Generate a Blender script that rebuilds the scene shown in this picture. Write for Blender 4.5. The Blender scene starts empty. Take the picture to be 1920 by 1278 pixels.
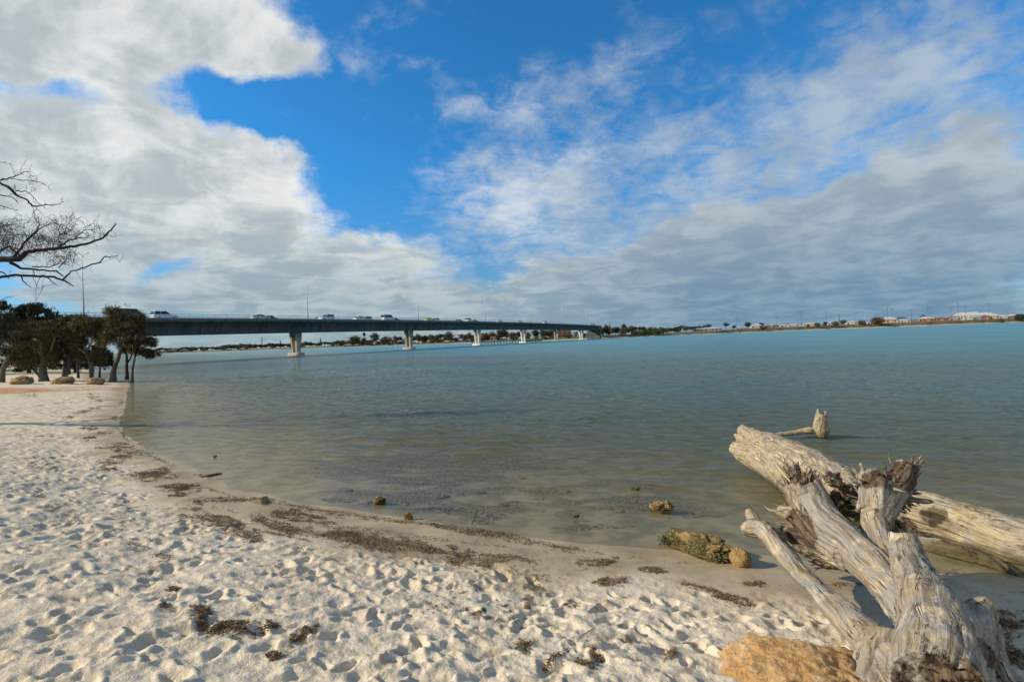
import bpy, math, random
import numpy as np
from mathutils import Vector, Matrix
SC = bpy.context.scene
COL = SC.collection
rng = np.random.default_rng(7)
random.seed(7)
# ------------------------------------------------------------------ camera
EYE = 2.4; F0 = 950.0; ROLL = 0.0361; PITCH = 0.0042
cp, sp, cr, sr = math.cos(PITCH), math.sin(PITCH), math.cos(ROLL), math.sin(ROLL)
FW = np.array([0, cp, -sp]); UP0 = np.array([0, sp, cp]); RT0 = np.array([1., 0, 0])
RT = RT0*cr - UP0*sr; UP = UP0*cr + RT0*sr
cam = bpy.data.cameras.new('camera'); camo = bpy.data.objects.new('camera', cam); COL.objects.link(camo)
cam.sensor_width = 36; cam.lens = F0/1920*36; cam.clip_start = 0.05; cam.clip_end = 20000
M = Matrix.Identity(4)
for i in range(3):
    M[i][0] = RT[i]; M[i][1] = UP[i]; M[i][2] = -FW[i]
M[2][3] = EYE
camo.matrix_world = M
SC.camera = camo
# ------------------------------------------------------------------ sun, exposure
SUN_EL = math.radians(27); SUN_AZ = math.radians(180+2)      # direction to the sun, measured from +X
sd = Vector((math.cos(SUN_EL)*math.cos(SUN_AZ), math.cos(SUN_EL)*math.sin(SUN_AZ), math.sin(SUN_EL)))
sun = bpy.data.lights.new('sun', 'SUN'); sun.energy = 5.0; sun.angle = math.radians(0.5); sun.color = (1.0, 0.87, 0.68)
suno = bpy.data.objects.new('sun', sun); COL.objects.link(suno)
suno.rotation_euler = sd.to_track_quat('Z', 'Y').to_euler()
SC.view_settings.view_transform = 'Standard'; SC.view_settings.look = 'None'
SC.view_settings.exposure = 0.20; SC.view_settings.gamma = 1.0
SC.cycles.max_bounces = 6; SC.cycles.transparent_max_bounces = 8; SC.cycles.glossy_bounces = 3
SC.cycles.diffuse_bounces = 3; SC.cycles.caustics_reflective = False; SC.cycles.caustics_refractive = False
# ------------------------------------------------------------------ node helpers
class NT:
    def __init__(s, tree):
        s.t = tree; s.n = tree.nodes; s.l = tree.links
    def node(s, typ, **kw):
        n = s.n.new(typ)
        for k, v in kw.items(): setattr(n, k, v)
        return n
    def put(s, sock, v):
        if isinstance(v, bpy.types.NodeSocket): s.l.new(v, sock)
        elif v is not None: sock.default_value = v
    def m(s, op, a, b=None, c=None, clamp=False):
        n = s.n.new('ShaderNodeMath'); n.operation = op; n.use_clamp = clamp
        s.put(n.inputs[0], a)
        if b is not None: s.put(n.inputs[1], b)
        if c is not None: s.put(n.inputs[2], c)
        return n.outputs[0]
    def vm(s, op, a, b=None, scale=None):
        n = s.n.new('ShaderNodeVectorMath'); n.operation = op
        s.put(n.inputs[0], a)
        if b is not None: s.put(n.inputs[1], b)
        if scale is not None: s.put(n.inputs[3], scale)
        return n.outputs[0] if op not in ('DOT_PRODUCT', 'LENGTH') else n.outputs[1]
    def xyz(s, x, y, z):
        n = s.n.new('ShaderNodeCombineXYZ')
        for i, v in enumerate((x, y, z)): s.put(n.inputs[i], v)
        return n.outputs[0]
    def sep(s, v):
        n = s.n.new('ShaderNodeSeparateXYZ'); s.put(n.inputs[0], v); return n.outputs
    def noise(s, vec, scale, detail=4, rough=0.5, dist=0.0, lac=2.0):
        n = s.n.new('ShaderNodeTexNoise'); s.put(n.inputs['Vector'], vec)
        n.inputs['Scale'].default_value = scale; n.inputs['Detail'].default_value = detail
        n.inputs['Roughness'].default_value = rough; n.inputs['Distortion'].default_value = dist
        n.inputs['Lacunarity'].default_value = lac
        return n.outputs[0]
    def ss(s, v, lo, hi, a=0.0, b=1.0):
        n = s.n.new('ShaderNodeMapRange'); n.interpolation_type = 'SMOOTHSTEP'
        s.put(n.inputs[0], v); s.put(n.inputs[1], lo); s.put(n.inputs[2], hi); s.put(n.inputs[3], a); s.put(n.inputs[4], b)
        return n.outputs[0]
    def mix(s, f, a, b):
        n = s.n.new('ShaderNodeMix'); n.data_type = 'RGBA'; n.clamp_factor = True
        s.put(n.inputs[0], f)
        for i, v in ((6, a), (7, b)):
            if isinstance(v, tuple) and len(v) == 3: v = v+(1,)
            s.put(n.inputs[i], v)
        return n.outputs[2]
    def attr(s, name):
        n = s.n.new('ShaderNodeAttribute'); n.attribute_name = name; return n
    def bump(s, h, strength=0.5, dist=0.02, normal=None):
        n = s.n.new('ShaderNodeBump'); s.put(n.inputs['Height'], h); s.put(n.inputs['Strength'], strength)
        n.inputs['Distance'].default_value = dist
        if normal is not None: s.put(n.inputs['Normal'], normal)
        return n.outputs[0]
def new_mat(name):
    m = bpy.data.materials.new(name); m.use_nodes = True; t = NT(m.node_tree); t.n.clear()
    out = t.node('ShaderNodeOutputMaterial'); p = t.node('ShaderNodeBsdfPrincipled'); t.l.new(p.outputs[0], out.inputs[0])
    return m, t, p, out
def simple_mat(name, col, rough=0.7, var=0.25, scale=3.0, bump=0.0, metal=0.0, spec=0.5):
    m, t, p, out = new_mat(name)
    tc = t.node('ShaderNodeTexCoord').outputs['Object']
    n = t.noise(tc, scale, 5, 0.6)
    c0 = tuple(max(0, c*(1-var)) for c in col); c1 = tuple(min(1, c*(1+var)) for c in col)
    t.put(p.inputs['Base Color'], t.mix(t.ss(n, 0.3, 0.7), c0, c1))
    p.inputs['Roughness'].default_value = rough; p.inputs['Metallic'].default_value = metal
    p.inputs['Specular IOR Level'].default_value = spec
    if bump: t.put(p.inputs['Normal'], t.bump(t.noise(tc, scale*6, 5, 0.6), bump, 0.02))
    return m
# ------------------------------------------------------------------ sky and clouds
W = bpy.data.worlds.new('World'); SC.world = W; W.use_nodes = True
t = NT(W.node_tree); t.n.clear()
wout = t.node('ShaderNodeOutputWorld'); bg = t.node('ShaderNodeBackground'); t.l.new(bg.outputs[0], wout.inputs[0])
sky = t.node('ShaderNodeTexSky', sky_type='NISHITA'); sky.sun_disc = False
sky.sun_elevation = SUN_EL; sky.sun_rotation = math.radians(90) - SUN_AZ
sky.air_density = 1.0; sky.dust_density = 0.3; sky.ozone_density = 3.0
g = t.node('ShaderNodeTexCoord').outputs['Generated']
gx, gy, gz = t.sep(g)
zc = t.m('MAXIMUM', gz, 0.0)
inv = t.m('DIVIDE', 1.0, t.m('ADD', zc, 0.16))
cx = t.m('MULTIPLY', gx, inv); cy = t.m('MULTIPLY', gy, inv)      # a flat cloud layer overhead
pl = t.xyz(cx, cy, 0.0)
ya = t.m('MAXIMUM', t.m('ABSOLUTE', gy), 0.12)
A0 = t.m('DIVIDE', gx, ya); B0 = t.m('DIVIDE', zc, ya)
ab = t.xyz(A0, B0, 0.0)
wn = t.node('ShaderNodeTexNoise'); t.put(wn.inputs['Vector'], ab); wn.inputs['Scale'].default_value = 3.2; wn.inputs['Detail'].default_value = 7; wn.inputs['Roughness'].default_value = 0.58
warp = t.vm('SCALE', t.vm('SUBTRACT', wn.outputs['Color'], (0.5, 0.5, 0.5)), scale=0.22)
wn2 = t.node('ShaderNodeTexNoise'); t.put(wn2.inputs['Vector'], pl); wn2.inputs['Scale'].default_value = 7.0; wn2.inputs['Detail'].default_value = 5
warp2 = t.vm('SCALE', t.vm('SUBTRACT', wn2.outputs['Color'], (0.5, 0.5, 0.5)), scale=0.05)
abw = t.vm('ADD', t.vm('ADD', ab, warp), warp2)
aw, bw, _ = t.sep(abw)
def dirAB(px, py):
    u = (px-960)/F0; v = (639-py)/F0
    d = FW + u*RT + v*UP
    return d[0]/d[1], d[2]/d[1]
def blob(px, py, rx, ry, ang, w, power=1.0):
    a, b = dirAB(px, py); th = math.radians(ang) ; c, s_ = math.cos(th), math.sin(th)
    da = t.m('SUBTRACT', aw, a); db = t.m('SUBTRACT', bw, b)
    u = t.m('MULTIPLY_ADD', da, c*F0/rx, t.m('MULTIPLY', db, s_*F0/rx))
    v = t.m('MULTIPLY_ADD', da, -s_*F0/ry, t.m('MULTIPLY', db, c*F0/ry))
    q = t.m('MULTIPLY_ADD', u, u, t.m('MULTIPLY', v, v))
    if power != 1.0: q = t.m('POWER', q, power)
    return t.m('MULTIPLY', t.m('POWER', 2.718, t.m('MULTIPLY', q, -1.0)), w)
def addall(L):
    r = L[0]
    for x in L[1:]: r = t.m('ADD', r, x)
    return r
# thick cumulus / stratus (px, py, rx, ry, angle, weight)
thick = addall([blob(*b) for b in (
    (170, 30, 440, 150, -8, 1.0, 2.2), (470, 90, 150, 80, -30, .55, 1.6), (60, 120, 300, 80, 0, .5),
    (180, 360, 440, 150, -10, 1.05, 2.2), (480, 350, 150, 85, -20, .6, 1.6), (60, 250, 220, 90, 0, .4), (330, 255, 150, 50, -30, .35),
    (640, 500, 260, 58, 4, .95, 1.7), (300, 560, 330, 34, 2, .8), (130, 520, 170, 26, 0, .65), (800, 560, 420, 34, 0, .75), (440, 450, 160, 40, 0, .4),
    (1480, 500, 600, 110, 8, 1.0, 1.8), (1750, 380, 330, 150, 25, .8, 1.4), (1300, 430, 350, 60, 12, .4), (1150, 470, 190, 45, 14, .35), (1900, 590, 800, 60, 0, .6), (1000, 590, 900, 34, 0, .5),
    (330, 500, 70, 20, 8, -.6), (60, 562, 110, 18, 0, -.9), (490, 205, 100, 60, -40, -.85), (210, 305, 90, 36, -40, -.40), (90, 175, 160, 26, -15, -.42), (420, 150, 90, 40, -30, -.35), (560, 420, 50, 60, 0, -.2), (905, 500, 60, 22, 30, -.4), (700, 250, 120, 200, 20, -.6),
)])
# thin mottled altocumulus
thin = addall([blob(*b) for b in (
    (1050, 330, 230, 95, 20, .55), (1060, 170, 180, 60, 10, .38), (1150, 100, 130, 38, 10, .34), (960, 230, 120, 50, 20, .32), (870, 330, 90, 30, 10, .35), (980, 390, 220, 60, 10, .45),
    (1640, 90, 330, 110, 20, .62), (1850, 200, 260, 140, 20, .62), (1480, 270, 260, 70, 25, .62), (1260, 260, 120, 45, 20, .3), (655, 110, 45, 55, 0, .5), (780, 120, 60, 22, 20, .3),
    (1210, 30, 80, 38, 0, .36), (730, 40, 130, 30, 0, .32), (860, 180, 100, 50, 30, .38), (1380, 400, 330, 80, 15, .5), (1050, 460, 190, 40, 10, .4),
)])
n1 = t.noise(pl, 2.6, 8, 0.60, 0.3); n2 = t.noise(pl, 8.5, 8, 0.64, 0.5); n3 = t.noise(ab, 9.0, 8, 0.62)
strk = t.noise(t.xyz(t.m('MULTIPLY_ADD', cx, 0.9, t.m('MULTIPLY', cy, 1.2)), t.m('MULTIPLY_ADD', cy, 0.5, t.m('MULTIPLY', cx, -1.1)), 0), 3.0, 7, 0.6, 0.6)
thick = t.m('ADD', thick, t.ss(gy, 0.05, -0.25, 0.0, 0.75))      # unseen cloud added behind the camera as neutral fill light
e1 = t.m('ADD', thick, t.m('MULTIPLY', t.m('SUBTRACT', t.m('ADD', t.m('MULTIPLY', n1, .6), t.m('MULTIPLY', n3, .4)), 0.5), 2.3))
d1 = t.ss(e1, 0.14, 0.84)
e2 = t.m('ADD', t.m('MULTIPLY', thin, 1.15), t.m('MULTIPLY', t.m('SUBTRACT', t.m('ADD', t.m('MULTIPLY', n2, .55), t.m('MULTIPLY', t.noise(ab, 11.0, 8, .62, .3), .45)), 0.53), 2.7))
d2 = t.m('MULTIPLY', t.ss(e2, 0.08, 1.15), t.ss(thin, 0.0, 0.9, 0.36, 0.74))
dens = t.m('MAXIMUM', t.m('MULTIPLY', d1, 0.97), d2)
elv = t.ss(gz, 0.0, 0.06, 0.80, 0.0)                       # low haze of distant cloud along the horizon
dens = t.m('MAXIMUM', dens, elv)
# cloud colour: sunlit tops, grey bellies, bluer far away
relief = t.m('ADD', t.m('MULTIPLY', t.noise(t.vm('ADD', pl, (0.03, 0, 0)), 3.0, 8, 0.60, 0.5), 0.55), t.m('MULTIPLY', t.noise(ab, 5.5, 8, 0.60, .3), 0.45))
lit = t.ss(relief, 0.42, 0.60)
edge = t.ss(e1, 0.40, 1.1, 1.0, 0.0)
rightness = t.ss(A0, -0.15, 0.45)
belly = t.mix(rightness, (0.41, 0.455, 0.47), (0.29, 0.35, 0.40))
tops = t.mix(rightness, (0.78, 0.79, 0.76), (0.47, 0.52, 0.55))
lowf = t.ss(gz, 0.02, 0.28)
cl = t.mix(t.m('MULTIPLY_ADD', edge, 0.35, t.m('MULTIPLY', lit, 0.75), clamp=True), belly, tops)
lowc = t.mix(t.m('MULTIPLY', lit, 0.7), t.mix(rightness, (0.24, 0.33, 0.39), (0.14, 0.24, 0.35)), t.mix(rightness, (0.42, 0.50, 0.53), (0.24, 0.35, 0.44)))
cl = t.mix(lowf, lowc, cl)
# blue of the sky (deep, as through a polariser)
skyc = t.vm('MULTIPLY', sky.outputs[0], (0.027, 0.102, 0.146))
skyb = t.mix(t.ss(gz, 0.0, 0.35), t.vm('MULTIPLY', sky.outputs[0], (0.046, 0.066, 0.090)), skyc)
col = t.mix(dens, skyb, cl)
# below the horizon the world is plain dull blue-green
t.put(bg.inputs[0], col); bg.inputs[1].default_value = 1.0
try:
    W.cycles.sampling_method = 'MANUAL'; W.cycles.sample_map_resolution = 512
except Exception: pass
# ------------------------------------------------------------------ numpy noise
def _h(ix, iy, iz, seed):
    h = (ix.astype(np.int64)*374761393 + iy.astype(np.int64)*668265263 + iz.astype(np.int64)*2147483647 + seed*974634777) & 0xffffffff
    h = ((h ^ (h >> 13)) * 1274126177) & 0xffffffff
    h = (h ^ (h >> 16)) & 0xffffffff
    return h.astype(np.float64)/4294967295.0
def vnoise(P, seed=0):
    I = np.floor(P); f = P-I; f = f*f*(3-2*f)
    ix, iy = I[..., 0], I[..., 1]; d3 = P.shape[-1] == 3
    iz = I[..., 2] if d3 else np.zeros_like(ix)
    r = 0
    for dx in (0, 1):
        wx = f[..., 0] if dx else 1-f[..., 0]
        for dy in (0, 1):
            wy = wx*(f[..., 1] if dy else 1-f[..., 1])
            if d3:
                for dz in (0, 1):
                    r = r + wy*(f[..., 2] if dz else 1-f[..., 2])*_h(ix+dx, iy+dy, iz+dz, seed)
            else:
                r = r + wy*_h(ix+dx, iy+dy, iz, seed)
    return r*2-1
def fbm(P, octv=4, gain=0.5, seed=0):
    r = 0; a = 1.0; P = np.asarray(P, float)
    for o in range(octv):
        r = r + a*vnoise(P*(2.03**o)+o*17.3, seed+o); a *= gain
    return r
def sstep(x, a, b):
    q = np.clip((x-a)/(b-a), 0, 1); return q*q*(3-2*q)
# ------------------------------------------------------------------ mesh helpers
def npmesh(name, V, F, smooth=False):
    me = bpy.data.meshes.new(name); V = np.ascontiguousarray(V, np.float32); F = np.ascontiguousarray(F, np.int32)
    n, k = F.shape
    me.vertices.add(len(V)); me.vertices.foreach_set('co', V.ravel())
    me.loops.add(n*k); me.loops.foreach_set('vertex_index', F.ravel())
    me.polygons.add(n); me.polygons.foreach_set('loop_start', np.arange(0, n*k, k, dtype=np.int32))
    me.polygons.foreach_set('use_smooth', np.full(n, smooth)); me.update(calc_edges=True); me.validate()
    return me
def setattr_f(me, name, arr):
    a = me.attributes.new(name, 'FLOAT', 'POINT'); a.data.foreach_set('value', np.ascontiguousarray(arr, np.float32))
def setattr_v(me, name, arr):
    a = me.attributes.new(name, 'FLOAT_VECTOR', 'POINT'); a.data.foreach_set('vector', np.ascontiguousarray(arr, np.float32).ravel())
def link(name, me, mat, parent=None):
    o = bpy.data.objects.new(name, me); COL.objects.link(o)
    if mat is not None and not me.materials: me.materials.append(mat)
    if parent is not None: o.parent = parent
    return o
def empty(name, loc=(0, 0, 0), rz=0.0):
    o = bpy.data.objects.new(name, None); COL.objects.link(o); o.location = loc; o.rotation_euler = (0, 0, rz); o.empty_display_size = 0.2
    return o
def tag(o, label, cat, group=None, kind=None):
    if label: o['label'] = label
    if cat: o['category'] = cat
    if group: o['group'] = group
    if kind: o['kind'] = kind
    return o
def copy_tree(o, parent=None):
    c = o.copy(); COL.objects.link(c); c.parent = parent
    for ch in list(o.children): copy_tree(ch, c)
    return c
class MB:
    """collects quads and triangles (all stored as quads or tris) and links them as one mesh"""
    def __init__(s): s.V = []; s.F = []; s.n = 0
    def add(s, V, F):
        V = [tuple(v) for v in V]; s.V += V; s.F += [tuple(i+s.n for i in f) for f in F]; s.n += len(V); return s
    def box(s, x0, x1, y0, y1, z0, z1, M=None):
        V = [(x, y, z) for z in (z0, z1) for y in (y0, y1) for x in (x0, x1)]
        if M is not None: V = [tuple(M @ Vector(v)) for v in V]
        return s.add(V, [(0, 2, 3, 1), (4, 5, 7, 6), (0, 1, 5, 4), (2, 6, 7, 3), (0, 4, 6, 2), (1, 3, 7, 5)])
    def loft(s, rings, cap=True):
        n = len(rings[0]); V = [p for r in rings for p in r]; F = []
        for i in range(len(rings)-1):
            for j in range(n):
                k = (j+1) % n; F.append((i*n+j, i*n+k, (i+1)*n+k, (i+1)*n+j))
        if cap: F.append(tuple(range(n))[::-1]); F.append(tuple((len(rings)-1)*n+j for j in range(n)))
        return s.add(V, F)
    def tube(s, pts, rad, sides=6, cap=True):
        pts = [np.asarray(p, float) for p in pts]
        if not hasattr(rad, '__len__'): rad = [rad]*len(pts)
        rings = []; up = None
        for i, p in enumerate(pts):
            d = pts[min(i+1, len(pts)-1)]-pts[max(i-1, 0)]; d = d/(np.linalg.norm(d)+1e-9)
            if up is None: up = np.array([0, 0, 1.]) if abs(d[2]) < .9 else np.array([1., 0, 0])
            x = np.cross(up, d); x /= np.linalg.norm(x)+1e-9; y = np.cross(d, x); up = y
            rings.append([tuple(p+rad[i]*(math.cos(q)*x+math.sin(q)*y)) for q in np.arange(sides)*2*math.pi/sides])
        return s.loft(rings, cap)
    def cyl(s, x, y, z0, z1, r0, r1=None, sides=12):
        r1 = r0 if r1 is None else r1
        return s.loft([[(x+r*math.cos(q), y+r*math.sin(q), z) for q in np.arange(sides)*2*math.pi/sides] for z, r in ((z0, r0), (z1, r1))])
    def mesh(s, name, smooth=False):
        me = bpy.data.meshes.new(name); me.from_pydata(s.V, [], s.F)
        if smooth: me.polygons.foreach_set('use_smooth', np.full(len(me.polygons), True))
        me.update(); return me
    def build(s, name, mat, parent=None, smooth=False, bevel=0):
        o = link(name, s.mesh(name, smooth), mat, parent)
        if bevel:
            b = o.modifiers.new('bevel', 'BEVEL'); b.width = bevel; b.segments = 2; b.limit_method = 'ANGLE'
        return o
# ------------------------------------------------------------------ places from the photograph, as real distances
def ray(px, py):
    u = (px-960)/F0; v = (639-py)/F0; d = FW+u*RT+v*UP; return d
def at(px, py, D):                      # point at distance D ahead
    d = ray(px, py); k = D/d[1]; return np.array([d[0]*k, D, EYE+d[2]*k])
def onz(px, py, z=0.0):
    d = ray(px, py); k = (z-EYE)/d[2]; return np.array([d[0]*k, d[1]*k, z])
# ------------------------------------------------------------------ terrain height
SHORE = np.array([(-900, 1100), (-300, 352), (-150, 177), (-75, 90), (-52, 63), (-40, 48), (-33.5, 44), (-28, 37), (-23.5, 30.8), (-18, 23.5), (-14.2, 18.2), (-11.6, 15), (-8.9, 12.3),
    (-6.6, 10.3), (-4.9, 8.75), (-3.3, 7.75), (-1.44, 6.9), (-.4, 6.35), (.3, 6.05), (.87, 5.85), (1.46, 5.7), (2.29, 5.45), (3.0, 5.2), (3.93, 4.9), (4.8, 4.6), (6.5, 4.0), (9, 2.8), (16, 0), (60, -14), (900, -160)], float)
def shore_s(P):
    """signed distance to the near waterline, positive on land"""
    best = np.full(len(P), 1e18); sg = np.ones(len(P))
    for a, b in zip(SHORE[:-1], SHORE[1:]):
        ab = b-a; L2 = ab@ab; q = np.clip(((P-a)@ab)/L2, 0, 1); c = a+q[:, None]*ab; d2 = ((P-c)**2).sum(1)
        cr_ = ab[0]*(P[:, 1]-a[1])-ab[1]*(P[:, 0]-a[0])
        m = d2 < best-1e-12; best[m] = d2[m]; sg[m] = np.where(cr_[m] < 0, 1, -1)
    return np.sqrt(best)*sg
def profile(s, far):
    land = np.interp(s, [0, .5, 1.45, 2.2, 3.4, 5.2, 9, 60, 300], [0, .045, .13, .27, .50, .74, .80, .9, 1.2])
    landf = np.interp(s, [0, .5, 1.45, 2.2, 3.4, 5.2, 9, 60, 300], [0, .04, .11, .17, .24, .32, .42, .7, 1.2])
    land = land*(1-far)+landf*far
    bed = -np.interp(-s, [0, 1, 4, 9, 18, 60, 200], [0, .05, .20, .42, .9, 2.4, 4.0])
    return np.where(s >= 0, land, bed)
def base_h(x, y):
    x = np.atleast_1d(np.asarray(x, float)); y = np.atleast_1d(np.asarray(y, float))
    P = np.stack([x.ravel(), y.ravel()], 1)
    s = shore_s(P); s = s + 0.10*fbm(P*0.7, 3, seed=3) * sstep(np.abs(s), 0, .6) + 0.06*fbm(P*1.6, 2, seed=5)
    far = sstep(np.hypot(P[:, 0], P[:, 1]), 8, 26)
    return profile(s, far).reshape(x.shape), s.reshape(x.shape)
# rasters of trodden sand
def stamp_raster(x0, x1, y0, y1, res, count, seed, amp, fine=True):
    r = np.random.default_rng(seed); nx = int((x1-x0)/res); ny = int((y1-y0)/res)
    H = np.zeros((ny, nx)); X = x0+(np.arange(nx)+.5)*res; Y = y0+(np.arange(ny)+.5)*res
    for i in range(count):
        cx_, cy_ = r.uniform(x0, x1), r.uniform(y0, y1)
        L = r.uniform(.075, .145)*(1 if r.random() < .7 else .6); Wd = L*r.uniform(.38, .62)
        if not fine: L *= 1.4; Wd *= 1.6
        th = r.normal(0.5, 0.9) if r.random() < .8 else r.uniform(0, 6.28); dep = amp*r.uniform(.45, 1.35)
        R = L*2.4
        i0, i1 = int((cx_-R-x0)/res), int((cx_+R-x0)/res)+1; j0, j1 = int((cy_-R-y0)/res), int((cy_+R-y0)/res)+1
        i0 = max(i0, 0); j0 = max(j0, 0); i1 = min(i1, nx); j1 = min(j1, ny)
        if i1 <= i0 or j1 <= j0: continue
        dx = X[i0:i1][None]-cx_; dy = Y[j0:j1][:, None]-cy_
        u = dx*math.cos(th)+dy*math.sin(th); v = -dx*math.sin(th)+dy*math.cos(th)
        wv = Wd*(1+.25*np.sin(u/L*2.2+r.uniform(0, 6)))
        wob = 1+.13*np.sin(3*np.arctan2(v, u)+r.uniform(0, 6))
        q = np.sqrt((u/L)**2+(v/wv)**2)*wob
        hole = -dep*(1-sstep(q, .42, 1.10))*(1-.5*np.clip(u/L, -1, 1)*r.uniform(-1, 1))
        rim = dep*.34*np.exp(-((q-1.35)/.30)**2)*(1+.6*np.cos(np.arctan2(v, u)-r.uniform(0, 6)))
        old = H[j0:j1, i0:i1]; m = 1-sstep(q, .7, 1.3)
        H[j0:j1, i0:i1] = old*(1-.62*m)+hole+rim
    return H
RA = (-13.0, 6.5, 0.2, 14.0, 0.013); RB = (-60.0, 0.0, 6.0, 60.0, 0.06)
HA = stamp_raster(*RA, 8000, 11, 0.025)
HB = stamp_raster(*RB, 24000, 12, 0.030, False)
def samp(H, R, x, y):
    fx = (x-R[0])/R[4]-.5; fy = (y-R[2])/R[4]-.5; ny, nx = H.shape
    ok = (fx > 0) & (fx < nx-2) & (fy > 0) & (fy < ny-2)
    fx = np.clip(fx, 0, nx-2.001); fy = np.clip(fy, 0, ny-2.001); i = fx.astype(int); j = fy.astype(int); a = fx-i; b = fy-j
    return np.where(ok, (H[j, i]*(1-a)+H[j, i+1]*a)*(1-b)+(H[j+1, i]*(1-a)+H[j+1, i+1]*a)*b, 0)
WRACK = [(1.50, 2.42, .62, .42, -.3, .045), (-3.3, 6.1, 1.3, .30, -.45, .03), (-1.1, 4.9, 1.2, .25, -.3, .03)]      # heaps of weed raise the sand a little: (x, y, rx, ry, angle, height)
def full_h(x, y):
    sh = np.shape(x); x = np.ravel(np.atleast_1d(np.asarray(x, float))); y = np.ravel(np.atleast_1d(np.asarray(y, float)))
    z, s = base_h(x, y); P = np.stack([x, y], 1); r = np.hypot(x, y)
    dry = sstep(s+.30*fbm(P*1.3, 3, seed=21)+.40*sstep(r, 7.5, 13), 1.0, 1.7)
    wA = (1-sstep(x, 5.2, 6.4))*sstep(x, -12.9, -11.0)*(1-sstep(y, 12, 13.8))*sstep(y, .25, 0.6)
    d = samp(HA, RA, x, y)*wA + samp(HB, RB, x, y)*(1-wA)*(1-sstep(r, 30, 50))
    z = z+dry*(d + .020*fbm(P*1.9, 3, seed=31) + .0095*fbm(P*9+d[:, None]*10, 4, .55, seed=41))
    lump = np.maximum(0, fbm(P*6.5, 3, .55, seed=51)); z = z+dry*.013*lump**1.5
    z = z+(1-dry)*sstep(s, .1, .8)*(.004*fbm(P*3, 3, seed=61)+.0012*fbm(P*22, 2, seed=62))
    for (wx, wy, rx, ry, th, hh) in WRACK:
        dx = x-wx; dy = y-wy; u = (dx*math.cos(th)+dy*math.sin(th))/rx; v = (-dx*math.sin(th)+dy*math.cos(th))/ry
        z = z+hh*np.exp(-(u*u+v*v))
    return (z.reshape(sh) if sh else float(z[0]))
def ground(px, py):
    z = .3
    for _ in range(12):
        p = onz(px, py, z); zz = float(base_h(p[0], p[1])[0][0]); z = .5*z+.5*zz
    return onz(px, py, z)
def sit(x, y): return float(full_h(np.array([x]), np.array([y]))[0])
# ------------------------------------------------------------------ sheets
def polar(ang, rad):
    A, R = np.meshgrid(ang, rad); X = R*np.sin(A); Y = R*np.cos(A); nr, na = A.shape
    idx = np.arange(nr*na).reshape(nr, na); j2 = np.roll(np.arange(na), -1)
    F = np.stack([idx[:-1, :], idx[1:, :], idx[1:, j2], idx[:-1, j2]], -1).reshape(-1, 4)[:, ::-1]
    return X.ravel(), Y.ravel(), F
d2r = math.radians
ang = np.concatenate([np.arange(-58, 58, .12), np.arange(58, 302, 3.0)])*math.pi/180
rad = np.concatenate([[.02, .3, .6, .9], np.exp(np.arange(math.log(1.15), math.log(60), .0047)), np.exp(np.arange(math.log(60.5), math.log(9000), .05))])
gx_, gy_, gF = polar(ang, rad)
gz_ = full_h(gx_, gy_)
_, gs_ = base_h(gx_, gy_)
P2 = np.stack([gx_, gy_], 1)
r_ = np.hypot(gx_, gy_)
# dip the land sheet below everything far off (the far banks are a sheet of their own)
me = npmesh('beach', np.stack([gx_, gy_, gz_], 1), gF, True)
wetn = gs_+.34*fbm(P2*1.1, 4, .55, seed=71)+.10*fbm(P2*6, 3, seed=72)
wetn = wetn+.40*sstep(r_, 7.5, 13)
setattr_f(me, 'dry', sstep(wetn, .75, 1.65))
setattr_f(me, 'shore', gs_)
def patch(cx_, cy_, rx, ry, th=0.0, seed=0, rough=.6, P=P2, freq=1.0):
    dx = P[:, 0]-cx_; dy = P[:, 1]-cy_; u = (dx*math.cos(th)+dy*math.sin(th))/rx; v = (-dx*math.sin(th)+dy*math.cos(th))/ry
    q = np.sqrt(u*u+v*v)+rough*fbm(P*freq/min(rx, ry), 4, .55, seed=seed)
    return 1-sstep(q, .55, 1.1)
pa = onz(10, 735, .35); red = patch(pa[0]-1.5, pa[1]+1.5, 8.5, 4.2, 0.1, 81, .35)*.95
setattr_f(me, 'red', red)
pgx = onz(190, 694, .5)
setattr_f(me, 'grass', np.maximum(patch(pgx[0]-6, 62, 22, 4.5, 0.35, 83, .5, freq=.6), sstep(gs_, 25, 40)*sstep(r_, 70, 90)))
# weed lying on the bed, and crumbs of weed in the sand
wb = (.5+.5*fbm(P2*np.array([.55, 1.1])+3, 5, .6, seed=91))
wb2 = sstep(wb, .40, .66)
zone = (1-sstep(-gs_, 4.2, 8.5))*sstep(-gs_, .25, .8)*sstep(gx_, -5.8, -3.0)*(1-sstep(gx_, 2.0, 3.4))
dk = np.maximum.reduce([patch(onz(a, b)[0], onz(a, b)[1], c, d, e, 95+i, .55) for i, (a, b, c, d, e) in enumerate(
    ((930, 955, 1.1, .42, -.1), (760, 925, .9, .40, .0), (1120, 985, .55, .16, -.15), (1310, 955, .30, .14, 0), (1150, 925, .8, .22, 0), (850, 890, 1.1, .35, .1), (640, 935, .6, .15, -.3), (1010, 860, .9, .3, .1)))])
setattr_f(me, 'weed', np.clip(np.maximum(wb2*zone, dk), 0, 1))
spk = sstep(fbm(P2*14, 3, .6, seed=99), .62, .85)*sstep(fbm(P2*.9, 3, seed=98), -.15, .5)
band = np.exp(-((gs_-1.9)/1.0)**2)+.5*np.exp(-((gs_-.35)/.18)**2)
setattr_f(me, 'crumb', np.clip(spk*(band*.9+.10), 0, 1)*(r_ < 60))
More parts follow.
